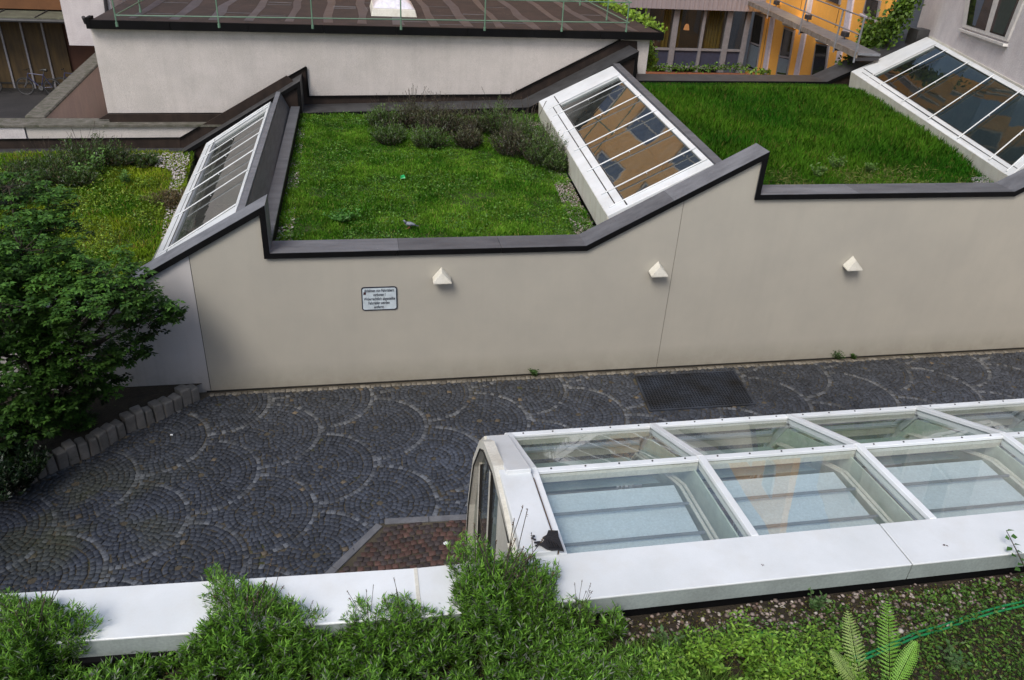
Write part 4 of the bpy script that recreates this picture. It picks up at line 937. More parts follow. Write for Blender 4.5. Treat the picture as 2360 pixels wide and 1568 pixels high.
# ------------------------------------------------------------------ NEAR BUILDING: planted terrace and white ledge
NB = thing('terrace_building', 'near building with a planted terrace bed edged by a wide white sheet metal ledge', 'building', (0, 3, 0))
m = MB(); m.box((-13, 3.02, -.1), (15, 3.26, 4.86)); m.build('wall', M['white_bld'], NB)
m = MB(); m.box((-13, 2.995, 4.55), (15, 3.05, 4.872)); m.build('ledge_gap_shade', M['black'], NB)  # black strip painting the dark gap under the ledge
m = MB(); m.box((-13, -7, 4.2), (15, 2.99, ZB)); m.build('terrace_deck', M['gravelb'], NB)
xs = [-13, -7.2, -3.2, .205, 3.17, 6.4, 10, 15]
def veer(x): return .045*max(0, .205-x)
def lbox(m, a, b, y0, y1, z0, z1): va, vb = veer(a), veer(b); m.hexa([(a, y0+va, z0), (b, y0+vb, z0), (b, y1+vb, z0), (a, y1+va, z0), (a, y0+va, z1), (b, y0+vb, z1), (b, y1+vb, z1), (a, y1+va, z1)])
for a, b in zip(xs, xs[1:]):
    m = MB(); lbox(m, a+.004, b-.004, 2.95, 3.305, 4.985, 5.0); lbox(m, a+.004, b-.004, 3.29, 3.305, 4.86, 4.985); m.build('ledge', M['whitem'], NB, bevel=.004)
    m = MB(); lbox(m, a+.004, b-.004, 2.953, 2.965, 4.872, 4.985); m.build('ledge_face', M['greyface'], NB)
m = MB(); m.box((.195, 2.96, 4.985), (.215, 3.30, 5.004)); m.build('ledge_seam', M['creamm'], NB)

# ------------------------------------------------------------------ GLAZED CANOPY
CN = thing('glazed_canopy', 'white framed glass vault beside the terrace ledge with a torn black patch on its corner', 'canopy', (1, 3.4, 0))
PR = [(3.30, 4.965), (4.16, 4.912), (5.07, 4.543), (5.22, 4.26), (5.33, 3.68), (5.44, 2.8), (5.50, .0)]
def inset(P, d):
    P = [np.array(p, float) for p in P]; out = []
    for i, p in enumerate(P):
        a = P[max(i-1, 0)]; b = P[min(i+1, len(P)-1)]; t = (b-a)/np.linalg.norm(b-a); n_ = np.array([t[1], -t[0]]); out.append(p+n_*d)
    return [tuple(p) for p in out]
RX = [1.08, 2.31, 3.56, 4.81, 6.06, 7.31, 8.56]
for i, x in enumerate(RX):
    m = MB()
    for (a, b) in zip(PR, PR[1:]):
        up = np.array([0, -(b[1]-a[1]), (b[0]-a[0])]); up = up/np.linalg.norm(up); up = up if up[2] >= 0 and (up[1] >= 0 or up[2] > .5) else -up
        up = np.array([0, (a[1]-b[1]), (b[0]-a[0])]); up = up/np.linalg.norm(up)
        m.bar(np.array([x, a[0], a[1]])+up*.022, np.array([x, b[0], b[1]])+up*.022, .05, .034, up)
        m.bar(np.array([x, a[0], a[1]])-up*.035, np.array([x, b[0], b[1]])-up*.035, .022, .06, up)
    m.build('rafter', M['whitem'], CN, bevel=.003)
for (y, z), w in zip(PR[1:6], (.045, .05, .05, .05, .05)):
    for a, b in zip(RX, RX[1:]):
        m = MB(); m.bar((a+.026, y, z+.016), (b-.026, y, z+.016), w, .026); m.build('purlin', M['whitem'], CN, bevel=.003)
        m = MB(); m.bar((a+.026, y-.005, z-.04), (b-.026, y-.005, z-.04), .03, .07); m.build('gutter_strip', M['creamm'], CN)
m = MB()
for (y, z) in PR[1:3]:
    for a, b in zip(RX, RX[1:]):
        for k in range(5): x = a+(b-a)*(k+.5)/5; m.tube([(x, y, z+.027), (x, y, z+.034)], .007, 6)
m.build('screw_heads', M['seal'], CN)
for a, b in zip(RX, RX[1:]):
    for (p, q) in zip(PR, PR[1:]):
        m = MB(); m.poly([(a+.02, p[0], p[1]), (b-.02, p[0], p[1]), (b-.02, q[0], q[1]), (a+.02, q[0], q[1])]); m.build('pane', M['glass_can'], CN)
# sun blinds hanging under the panes, dark seam rods and curved guide rails
PI2 = inset(PR, .16)
for a, b in zip(RX, RX[1:]):
    bl = MB(); bl.poly([(a+.05, 3.36, 4.82), (b-.24, 3.36, 4.82), (b-.22, 4.06, 4.79), (a+.05, 4.06, 4.79)]); o = bl.build('blind', M['blind'], CN)
    r = MB()
    for yv in (3.52, 3.80): r.tube([(a+.05, yv, 4.85), (b-.22, yv, 4.85)], .011, 6)
    r.build('blind_rod', M['rod'], o)
    for dx in (.20, .165):
        m = MB(); pts = [(b-dx, 3.36, 4.86), (b-dx, 4.0, 4.83), (b-dx, 4.15, 4.77), (b-dx, 4.85, 4.45), (b-dx, 5.05, 4.12), (b-dx, 5.14, 3.5), (b-dx, 5.25, 2.0)]; m.tube(pts, .012, 6); m.build('guide_rail', M['creamm'], CN)
    bl = MB(); bl.poly([(a+.05, 4.2, 4.70), (b-.26, 4.2, 4.70), (b-.26, 4.86, 4.42), (a+.05, 4.86, 4.42)]); bl.poly([(a+.05, 4.86, 4.42), (b-.26, 4.86, 4.42), (b-.26, 5.02, 3.95), (a+.05, 5.02, 3.95)]); bl.build('shade_sheet', flatshade if 'flatshade' in globals() else globals().setdefault('flatshade', surf('grey_green_shade', (.40, .48, .44), (.30, .37, .34), 2, 50, .85, .2, .004)), CN)
    for yv, zv in ((4.34, 4.665), (4.58, 4.57)):
        m = MB(); m.tube([(a+.05, yv, zv), (b-.22, yv, zv)], .010, 6); m.build('blind_rod', M['rod'], CN)
m = MB()
for a, b in zip(RX, RX[1:]): m.prism([(b-.05, y, z) for y, z in [(3.33, 4.90), (4.14, 4.85), (4.98, 4.50), (5.14, 4.2), (4.95, 4.0), (4.75, 4.15), (4.05, 4.45), (3.33, 4.50)]], (.012, 0, 0))
m.build('stiffener', flat('pale_green', (.58, .66, .58), .6), CN)
# end frame: stepped white boxes and the glazed gable
m = MB()
E1 = [(3.30, 5.035), (4.14, 4.985), (4.14, 4.86), (3.30, 4.90)]; m.prism([(.83, y, z) for y, z in E1], (.215, 0, 0)); 
E2 = [(4.08, 5.02), (4.90, 4.70), (4.86, 4.56), (4.08, 4.88)]; m.prism([(.87, y, z) for y, z in E2], (.175, 0, 0))
m.build('end_cover', M['whitem'], CN, bevel=.006)
m = MB(); m.hexa([(1.046, 3.31, 4.95), (1.056, 3.31, 4.95), (1.056, 4.04, 4.90), (1.046, 4.04, 4.90), (1.046, 3.31, 5.02), (1.056, 3.31, 5.02), (1.056, 4.04, 4.975), (1.046, 4.04, 4.975)]); m.build('end_joint', surf('rust_seal', (.16, .10, .05), (.08, .05, .03), 6, 40), CN)
m = MB(); m.prism([(.85, y, z) for y, z in [(4.90, 4.70), (5.06, 4.55), (5.00, 4.44), (4.86, 4.58)]], (.20, 0, 0)); m.build('corner_cover', M['creamm'], CN, bevel=.006)
EP = [(3.30, 4.90), (3.75, 4.95), (4.2, 4.97), (4.62, 4.86), (4.80, 4.74), (5.10, 4.33), (5.31, 3.72), (5.43, 2.9), (5.50, 0)]; EI = inset(EP, .07)
m = MB()
for i in range(len(EP)-1):
    m.hexa([(.80, *EP[i]), (.80, *EP[i+1]), (.88, *EP[i+1]), (.88, *EP[i]), (.80, *EI[i]), (.80, *EI[i+1]), (.88, *EI[i+1]), (.88, *EI[i])])
m.build('end_frame', M['creamm'], CN)
m = MB()
for i in range(2, len(EP)-1):
    a = EI[i]; b = EI[i+1]; 
    m.bar((.796, *a), (.796, *b), .008, .012)
m.build('end_bead', M['seal'], CN)
def yz_on(yq):
    for a, b in zip(EI, EI[1:]):
        if min(a[0], b[0]) <= yq <= max(a[0], b[0]): return a[1]+(b[1]-a[1])*(yq-a[0])/(b[0]-a[0])
    return EI[-1][1]
mull = [3.98, 4.50, 4.98]
for yq in mull:
    m = MB(); m.box((.835, yq-.022, 0), (.862, yq+.022, yz_on(yq))); m.build('mullion', M['creamm'], CN)
    m = MB(); m.box((.838, yq-.036, 0), (.860, yq-.023, yz_on(yq))); m.build('mullion_gasket', M['seal'], CN)
ring = [(.855, 4.0, 0.02)]+[(.855, max(4.0, y), z) for y, z in EI[1:-1] if y > 3.7]+[(.855, EI[-1][0], .02)]
m = MB(); m.poly(ring); m.build('end_pane', M['glass_end'], CN)
m = MB(); m.box((.80, 3.26, 0), (.90, 3.96, 4.90)); m.box((.785, 3.50, 0), (.80, 3.53, 4.9)); m.build('end_panel', M['creamm'], CN)
m = MB(); m.box((.845, 4.90, .9), (.860, 4.97, 2.7)); m.build('door_edge', M['whitem'], CN)
# torn black patch on the corner
PT = [z3_ for z3_ in [(1263, 1224), (1285, 1225), (1287, 1240), (1292, 1252), (1299, 1272), (1284, 1269), (1271, 1270), (1258, 1266), (1247, 1259), (1237, 1256), (1236, 1250), (1243, 1249), (1250, 1251), (1254, 1245), (1250, 1240), (1259, 1235)]]
m = MB(); V = [Z(x, y, 5.046) for x, y in PT]; m.prism(V, (0, 0, .008))
for k in range(5):
    a = Z(1258+k*6, 1240+k*3, 5.056); b = Z(1266+k*6, 1262, 5.056); m.bar(a, b, .006, .010)
m.build('torn_patch', M['bitumen'], CN)
m = MB()
for (x, y) in ((1229, 1236), (1231, 1244), (1233, 1251), (1235, 1258), (1226, 1241)): q = Z(x, y, 5.046); m.slab([q+(-.008, -.006, 0), q+(.008, -.008, 0), q+(.010, .006, 0), q+(-.006, .007, 0)], (0, 0, .003))
m.build('patch_crumbs', M['bitumen'], CN)
# ------------------------------------------------------------------ PLANTS
def green(n, a, b, var=.25):
    t = rng.random((n, 1)); return (np.array(a)*(1-t)+np.array(b)*t)*rng.uniform(1-var, 1+var, (n, 1))
def sprig_shrub(name, label, cat, base, r, h, nst, nl, ll, lw, ca, cb, group=None, dry=0, lean=.5, dryc=(.16, .11, .06), low=.25, dead=.0):
    """dense bush of upright sprigs with needle leaves, woody stems inside, a few dried flower stalks"""
    base = np.array(base, float); t = thing(name, label, cat, base, group)
    az = rng.uniform(0, 2*PI, nst); rr = r*np.sqrt(rng.random(nst)); b = base+np.stack([np.cos(az)*rr*.35, np.sin(az)*rr*.35, np.zeros(nst)], 1)
    lump = 1+.30*np.sin(az*3+rng.random()*6)*rr/r+.18*np.sin(az*5+rng.random()*6)
    hh = h*(1-.42*(rr/r)**3)*rng.uniform(.70, 1.0, nst)*(1+(lump-1)*.6)
    tip = base+np.stack([np.cos(az)*rr*1.05*lump, np.sin(az)*rr*1.05*lump, hh], 1)
    mid = (b+tip)/2+np.stack([np.cos(az)*rr*.18, np.sin(az)*rr*.18, hh*.06], 1)
    lv = Leaves(); k = nst*nl; s = rng.uniform(low, 1, (nst, nl)); s = np.sort(s, 1)
    def curve(s): s = s[..., None]; return b[:, None]*(1-s)**2+2*mid[:, None]*s*(1-s)+tip[:, None]*s**2
    p = curve(s).reshape(-1, 3); d0 = norm((curve(np.minimum(s+.05, 1.05))-curve(s))).reshape(-1, 3)
    ph = rng.uniform(0, 2*PI, k); sd = np.stack([np.cos(ph), np.sin(ph), rng.uniform(-.2, .5, k)], 1)
    dd = d0*rng.uniform(.5, 1.1, (k, 1))+sd*rng.uniform(.6, 1.0, (k, 1))
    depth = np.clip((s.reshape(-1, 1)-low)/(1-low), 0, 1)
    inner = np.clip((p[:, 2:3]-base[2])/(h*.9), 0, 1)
    c = green(k, ca, cb)*(.30+.80*depth)*(.42+.68*inner)  # leaves darkened low and inside the bush, shade put into their colour
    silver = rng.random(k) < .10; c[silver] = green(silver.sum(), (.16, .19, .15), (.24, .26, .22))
    if dead: dm_ = rng.random(k) < dead*(1.3-depth[:, 0]); c[dm_] = green(dm_.sum(), dryc, tuple(v*.6 for v in dryc))
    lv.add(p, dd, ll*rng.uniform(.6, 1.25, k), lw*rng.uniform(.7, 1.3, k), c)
    m = MB()
    for i in range(0, nst, max(1, nst//45)): m.tube([b[i], mid[i], tip[i]], [.006*h/.5, .004*h/.5, .0015], 4)
    if dry:
        mm = m
        for i in range(dry):
            a = rng.uniform(0, 2*PI); q = base+np.array([math.cos(a)*r*.5*rng.random(), math.sin(a)*r*.5*rng.random(), h*.75]); e = q+np.array([math.cos(a)*rng.uniform(.05, .5)*h*.8, math.sin(a)*rng.uniform(.0, .4)*h*.8, h*rng.uniform(.35, .75)])
            mm.tube([q, (q+e)/2+(0, 0, .02*h), e], [.0022*h/.5]*3, 4)
            n_ = 9; ss = rng.uniform(.88, 1.0, n_)[:, None]; pp_ = q*(1-ss)+e*ss; lv.add(pp_, rng.normal(0, .5, (n_, 3))+(0, 0, .7), .012*h/.5, .006*h/.5, green(n_, dryc, (.20, .14, .10)))
    m.build('stems', M['bark'], t)
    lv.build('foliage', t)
    return t
LG = 'lavender bushes along the white ledge'
ca, cb = (.060, .165, .016), (.175, .36, .040)
def lav(x, y, zt, r, nst, label, dry=0, lean=.5, nl=34):
    zt = 4.77+(zt+.11-4.77)*.80; r = r*.92; q = Z(x, y, zt); sprig_shrub('lavender_bush', label, 'bush', (q[0], q[1], ZB), r, zt-ZB, int(nst*1.25), nl, .040, .0062, ca, cb, LG, dry)
lav(45, 1415, 5.16, .27, 560, 'lavender bush at the left edge of the ledge in front of the dark setts', 16)
lav(560, 1385, 5.14, .31, 600, 'rounded lavender bush leaning over the left part of the white ledge', 16)
lav(665, 1440, 5.0, .20, 170, 'small lavender bush on the right flank of the rounded one, overlapping the ledge', 8)
lav(850, 1415, 5.03, .18, 170, 'narrow lavender bush before the ledge left of the ledge seam', 6)
lav(930, 1395, 5.06, .16, 150, 'feathery lavender bush directly before the seam of the ledge', 6)
lav(1145, 1290, 5.30, .29, 420, 'tallest lavender bush, hiding the foot of the glazed canopy', 22, nl=38)
lav(1240, 1330, 5.17, .18, 160, 'lavender bush right of the tallest one below the torn black patch', 6)
lav(1335, 1385, 5.02, .085, 50, 'slender lavender tuft standing free before the white ledge', 7)
lav(1415, 1415, 4.92, .08, 36, 'last small lavender tuft right of the slender one', 0)
lowl = 'low dense lavender bush in the lower rows of the terrace bed'
for (x, y, zt, r) in ((90, 1530, 4.88, .26), (330, 1505, 4.80, .20), (470, 1470, 4.86, .20), (610, 1520, 4.86, .22), (760, 1480, 4.88, .2), (900, 1490, 4.9, .22), (1030, 1440, 4.98, .2), (1180, 1440, 4.98, .22), (1300, 1470, 4.88, .18), (1120, 1560, 4.85, .24), (1330, 1550, 4.84, .24), (220, 1590, 4.9, .22), (500, 1610, 4.95, .26), (800, 1600, 4.92, .26), (960, 1630, 4.9, .24), (1500, 1540, 4.80, .2)):
    lav(x, y, zt, r, 170, lowl, 0, nl=26)

# terrace ground: gravel, ground cover, weeds
def pebbles(name, poly, zf, n, s0, s1, cols, label, cat='gravel'):
    q = sample_poly(poly, n); sz = rng.uniform(s0, s1, n); z = zf(q[:, 0], q[:, 1])+sz*.15
    base = np.array([(1, 0, 0), (.31, .95, 0), (-.81, .59, 0), (-.81, -.59, 0), (.31, -.95, 0), (.15, .1, .62), (0, 0, -.5)], float)
    a = rng.uniform(0, 2*PI, n); st = rng.uniform(.65, 1.1, (n, 3)); st[:, 2] *= .8
    B_ = base[None]*st[:, None]*sz[:, None, None]; B_ += rng.normal(0, .06, B_.shape)*sz[:, None, None]
    ca_, sa_ = np.cos(a)[:, None], np.sin(a)[:, None]
    V = np.stack([B_[..., 0]*ca_-B_[..., 1]*sa_+q[:, :1], B_[..., 0]*sa_+B_[..., 1]*ca_+q[:, 1:], B_[..., 2]+z[:, None]], 2)
    F = np.array([(0, 1, 5), (1, 2, 5), (2, 3, 5), (3, 4, 5), (4, 0, 5), (1, 0, 6), (2, 1, 6), (3, 2, 6), (4, 3, 6), (0, 4, 6)])
    FF = (F[None]+np.arange(n)[:, None, None]*7).reshape(-1, 3)
    c = np.array(cols)[rng.integers(0, len(cols), n)]*rng.uniform(.7, 1.2, (n, 1)); C = np.repeat(c[:, None], 7, 1).reshape(-1, 3)
    o = np_mesh(name, V.reshape(-1, 3), FF, C, M['pebble'], None, True); return tag(o, label, cat, kind='stuff')
gcol = [(.30, .25, .22), (.36, .30, .27), (.20, .16, .14), (.26, .20, .17), (.15, .10, .08), (.42, .38, .34)]
pebbles('gravel', [(1.35, 2.72), (1.35, 2.985), (4.6, 2.985), (4.6, 2.84), (3.3, 2.66), (2.2, 2.55)], lambda x, y: np.full(len(x), ZB+.005), 900, .008, .022, gcol, 'rounded pinkish pebbles along the foot of the white ledge')
def cover(name, label, poly, n, zf, l, w, ca_, cb_, hgt, cat='ground cover', patch=None):
    q = sample_poly(poly, n)
    if patch is not None: q = q[patch(q[:, 0], q[:, 1])]
    n = len(q); lv = Leaves(); z = zf(q[:, 0], q[:, 1])+hgt*rng.random(n)**1.5
    p = np.stack([q[:, 0], q[:, 1], z], 1); d = np.stack([rng.normal(0, 1, n), rng.normal(0, 1, n), rng.uniform(-.1, .7, n)], 1)
    lv.add(p, d, l*rng.uniform(.6, 1.3, n), w*rng.uniform(.7, 1.2, n), green(n, ca_, cb_, .35)*(.6+.5*(z-zf(q[:, 0], q[:, 1]))[:, None]/max(hgt, .01)))
    o = lv.build(name); return tag(o, label, cat, kind='stuff')
TB = [(-3.2, 1.2), (-3.2, 2.95), (6.2, 2.95), (6.2, 1.2)]; TR = [(1.3, 1.6), (1.3, 2.80), (2.2, 2.84), (3.0, 2.92), (5.6, 2.96), (5.6, 1.6)]
z46 = lambda x, y: np.full(len(x), ZB+.002)
cover('ground_cover', 'brown and olive moss and dry leaf litter covering the terrace bed', TB, 52000, z46, .018, .010, (.10, .062, .022), (.15, .19, .035), .022)
cover('ground_cover', 'dark green creeping leaves in the right part of the terrace bed', TR, 24000, z46, .026, .014, (.05, .13, .016), (.13, .25, .035), .06, patch=lambda x, y: (fbm(x, y, 2.6, 4) > .30) & ((y < 2.80) | (fbm(x, y, 6, 14) > .45)))
cover('ground_cover', 'bright low weeds before the ferns in the terrace bed', [(1.35, 1.9), (1.35, 2.66), (1.9, 2.74), (2.5, 2.68), (2.6, 1.9)], 12000, z46, .030, .013, (.09, .22, .020), (.23, .38, .05), .13, patch=lambda x, y: fbm(x, y, 4, 8) > .38)
blades('grass', [(1.2, 1.9), (1.2, 2.75), (1.75, 2.78), (2.0, 1.9)], z46, 5200, .14, .004, lambda x, y, n: green(n, (.09, .20, .03), (.20, .32, .07)), 'fine long grass between the lavender and the bright weeds', lean=.5)
def stem_plant(name, label, cat, base, h, nst, nl, ll, lw, ca_, cb_, spread=.4, group=None, pair=True):
    base = np.array(base, float); t = thing(name, label, cat, base, group); lv = Leaves(); m = MB()
    for i in range(nst):
        a = rng.uniform(0, 2*PI); hh = h*rng.uniform(.6, 1.1); e = base+np.array([math.cos(a)*spread*h, math.sin(a)*spread*h, hh])*np.array([rng.random(), rng.random(), 1]); mid = (base+e)/2+rng.normal(0, .04*h, 3)
        m.tube([base+rng.normal(0, .01, 3)*(1, 1, 0), mid, e], [.004*h/.4+.001, .003*h/.4+.001, .001], 4)
        s = np.repeat(np.linspace(.25, 1, nl), 2)[:, None]; p = base*(1-s)**2+2*mid*s*(1-s)+e*s**2; k = len(p)
        ph = np.arange(k)*PI+np.repeat(np.arange(nl)*1.57, 2)+a; d = np.stack([np.cos(ph), np.sin(ph), np.full(k, .45)], 1)+rng.normal(0, .15, (k, 3)); lv.add(p, d, ll*rng.uniform(.7, 1.2, k), lw, green(k, ca_, cb_), fold=.15)
    m.build('stem', M['bark'], t); lv.build('leaves', t); return t
for (x, y, lb) in ((1640, 1500, 'myrtle-leaved bright plant left of the other two, beside the long grass'), (1720, 1480, 'myrtle-leaved bright plant in the middle, highest in the photo of the three'), (1800, 1540, 'myrtle-leaved bright plant beside the pale fern')):
    q = Z(x, y, ZB+.12); stem_plant('leafy_plant', lb, 'plant', (q[0], q[1], ZB), .20, 34, 12, .032, .013, (.10, .24, .020), (.25, .42, .05), .9, 'bright leafy plants in the terrace bed')
for (x, y, lb) in ((1530, 1490, 'grey-green round-leaved weed at the edge of the long grass'), (1880, 1390, 'small weed in the pebbles close to the white ledge'), (2200, 1530, 'dark rosette weed right of the fern')):
    q = Z(x, y, ZB+.06); stem_plant('weed', lb, 'weed', (q[0], q[1], ZB), .11, 9, 5, .035, .022, (.05, .12, .035), (.11, .19, .06), .9)
# ferns
def frond(lv, m, b, e, bend, wmax, c0):
    b = np.array(b, float); e = np.array(e, float); mid = (b+e)/2+np.array(bend, float); n = 24; s = np.linspace(.06, 1, n)
    P_ = b*(1-s[:, None])**2+2*mid*(s*(1-s))[:, None]+e*(s**2)[:, None]; T_ = norm(np.gradient(P_, axis=0)); m.tube([P_[0]]+list(P_[::4])+[P_[-1]], .003, 4)
    side = norm(np.cross(T_, np.array([0, -.35, 1.])))
    for i in range(n):
        w = wmax*(math.sin(min(1, s[i]*1.15+.08)*PI*.62)**.9)*(1-s[i])**.55*1.35+.008
        for sg_ in (-1, 1):
            d = norm(side[i]*sg_+T_[i]*.45+np.array([0, 0, -.12])); k = max(3, int(w/.0075)); ts = np.linspace(.05, .95, k)[:, None]
            p = P_[i]+d*w*ts; nn_ = np.tile(np.cross(d, T_[i])*sg_, (k, 1))
            for s2 in (-1, 1):
                dd = norm(d*.55+T_[i]*s2*.8); lv.add(p, np.tile(dd, (k, 1)), .0085*(1.15-.8*ts[:, 0])*(w/wmax*.6+.5), .0065, c0*rng.uniform(.8, 1.2, (k, 1)), nrm=nn_+rng.normal(0, .1, (k, 3)), fold=.1)
            lv.add(P_[i][None], d[None], w, .005, c0[None]*.9, nrm=nn_[:1], fold=.1)
def fern(label, base, specs, col):
    base = np.array(base, float); t = thing('fern', label, 'fern', base, 'ferns in the terrace bed')
    for (px, py, zt, bend) in specs:
        lv = Leaves(); m = MB(); e = Z(px, py, zt); frond(lv, m, base, e, bend, .135*float(np.linalg.norm(np.array(e)-base))+.006, np.array(col)*rng.uniform(.85, 1.15)); o = lv.build('frond', t); m.build('rachis', flat('rachis', (.14, .17, .05), .7) if 'rachis' not in bpy.data.materials else bpy.data.materials['rachis'], o)
q = Z(2050, 1600, ZB)
fern('fresh green fern with tall feathery fronds in front of the green hose', q, [(2044, 1388, 5.06, (0, .02, .06)), (2110, 1480, 5.00, (.02, .01, .05))], (.20, .42, .05))
q = Z(1990, 1605, ZB)
fern('paler yellowish fern left of the fresh green one', q, [(1953, 1410, 5.02, (-.02, .02, .06)), (1915, 1500, 4.97, (-.03, 0, .05))], (.34, .46, .14))
# garden hose (doubled)
hs = thing('garden_hose', 'bright green garden hose lying doubled across the right of the terrace bed', 'hose', Z(2200, 1430, ZB))
for off in (0, 10):
    pts = [Z(x, y+off, ZB+.02+.010*math.sin(i)) for i, (x, y) in enumerate([(2520, 1345), (2420, 1372), (2359, 1385), (2290, 1402), (2225, 1422), (2170, 1442), (2110, 1458), (2050, 1485), (1990, 1510), (1930, 1520), (1860, 1500)])]
    m = MB(); m.tube(pts, .0075, 8); m.build('tube', M['hose'], hs, smooth=True)
m = MB(); m.tube([Z(x, y, ZB+.03) for x, y in [(1660, 1492), (1690, 1478), (1720, 1462), (1760, 1458), (1790, 1466)]], .007, 8); m.build('tube', M['hose'], hs, smooth=True)
# sapling at the right edge
q = Z(2390, 1440, ZB); sp = thing('sapling', 'young shoot with rounded leaves rising over the ledge at the right edge', 'plant', q); tip = Z(2318, 1222, 5.10)
m = MB(); P_ = [q, Z(2372, 1330, 4.9), Z(2345, 1275, 5.03), tip]; m.tube(P_, [.006, .005, .004, .002], 5); m.build('stem', M['bark'], sp)
lv = Leaves()
for (x, y, z_, sx) in [(2325, 1240, 5.06, -1), (2328, 1236, 5.07, 1), (2335, 1255, 5.05, 1), (2332, 1262, 5.04, -1), (2342, 1270, 5.03, 1), (2340, 1280, 5.02, -1), (2350, 1290, 5.0, 1), (2356, 1300, 4.99, -1), (2360, 1310, 4.98, 1), (2362, 1322, 4.95, -1), (2366, 1335, 4.93, 1), (2368, 1345, 4.9, -1), (2372, 1360, 4.88, 1), (2370, 1375, 4.86, -1), (2318, 1224, 5.10, 1), (2376, 1390, 4.84, -1), (2350, 1310, 4.97, -1), (2345, 1335, 4.93, -1)]:
    b = Z(x, y, z_); lv.add(b[None], np.array([[sx*.9, -.2, rng.uniform(-.3, .4)]]), .048, .036, np.array([[.06, .15, .03]])*rng.uniform(.7, 1.3), fold=.1)
lv.build('leaves', sp)
for (x, y, lb, s) in ((1757, 1302, 'dark dead leaf lying on the white ledge', .5), (2178, 1256, 'reddish dead insect-like leaf scrap right of the ledge joint', .9)):
    q = Z(x, y, 5.003); lv = Leaves(); lv.add(np.array([q, q, q]), rng.normal(0, 1, (3, 3))*(1, 1, .1)+(0, 0, .1), .022*s, .010*s, np.array([[.06, .02, .015]]*3)); o = lv.build('dead_leaf'); tag(o, lb, 'leaf')

# ------------------------------------------------------------------ shrub-tree in the planted bed
def tree():
    base = np.array([-5.4, 11.9, .2]); t = thing('leafy_tree', 'dark green broad-leaved small tree spreading from the stone edged bed over the roof edge', 'tree', base)
    lobes = [(325, 735, 66, 12.0), (290, 800, 45, 12.0), (375, 715, 36, 12.1), (235, 640, 88, 12.1), (130, 530, 55, 12.8), (120, 690, 120, 11.8), (50, 580, 110, 12.2), (110, 480, 60, 13.1), (170, 820, 90, 11.6), (60, 830, 110, 11.3), (235, 850, 52, 12.0), (40, 960, 85, 11.0), (120, 960, 60, 11.6), (0, 700, 90, 11.2), (20, 1080, 55, 10.6), (210, 720, 80, 11.3), (-80, 800, 130, 11.4), (-60, 600, 120, 12), (60, 500, 60, 13), (235, 900, 40, 11.9), (-60, 980, 90, 10.8), (60, 910, 80, 11.2), (0, 1000, 70, 10.9), (150, 900, 60, 11.4), (190, 960, 30, 11.8), (20, 640, 90, 12.2), (90, 620, 90, 12.3), (160, 640, 80, 12.0), (20, 760, 90, 11.5), (130, 780, 90, 11.6), (20, 430, 60, 13.3), (300, 670, 55, 12.0), (260, 700, 70, 11.8), (100, 900, 80, 11.2)]
    lv = Leaves(); limb = MB(); trunk = MB(); top = base+np.array([.15, .05, 1.1])
    trunk.tube([base-(0, 0, .3), base+(.05, .0, .5), top], [.11, .09, .07], 8); trunk.tube([base+(.2, -.1, -.2), base+(.45, .05, .7), base+(.8, .1, 1.4)], [.07, .055, .04], 8)
    for (x, y, rp, yy_) in lobes:
        c = Y(x, y, yy_); dz = (c-CAM)@vf; r = rp/FL*dz
        mid = (top+c)/2+rng.normal(0, .12, 3)-(0, 0, .15); limb.tube([top, mid, c], [.045, .03, .012], 6)
        ncl = int(34*(r/.6)**2)+10
        # horizontal rosettes on the outside of the lobe
        v_ = rng.normal(0, 1, (ncl, 3)); v_ = norm(v_)*rng.uniform(.55, 1.05, (ncl, 1))**.6; v_[:, 2] *= .8
        cl = c+v_*r
        for k in range(ncl):
            if k % 3 == 0: limb.tube([c, (c+cl[k])/2-(0, 0, .03), cl[k]], [.010, .007, .003], 4)
            m_ = rng.integers(3, 6)
            for j in range(m_):
                o_ = cl[k]+rng.normal(0, .085, 3)*(1, 1, .35); n_ = rng.integers(7, 11); ph = rng.uniform(0, 2*PI)+np.arange(n_)*2*PI/n_+rng.normal(0, .2, n_)
                d = np.stack([np.cos(ph), np.sin(ph), rng.uniform(-.45, .25, n_)], 1)
                # shading put into the leaf colour: light on top, dark below
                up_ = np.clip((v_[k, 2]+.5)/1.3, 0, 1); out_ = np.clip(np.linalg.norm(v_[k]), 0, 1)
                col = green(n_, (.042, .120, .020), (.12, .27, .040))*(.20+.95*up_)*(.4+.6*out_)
                p = o_[None]+d*.012
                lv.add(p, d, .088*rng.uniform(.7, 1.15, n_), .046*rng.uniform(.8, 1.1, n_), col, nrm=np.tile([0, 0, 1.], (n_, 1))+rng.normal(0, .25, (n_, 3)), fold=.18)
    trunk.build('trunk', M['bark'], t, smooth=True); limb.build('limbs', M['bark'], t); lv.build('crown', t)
tree()
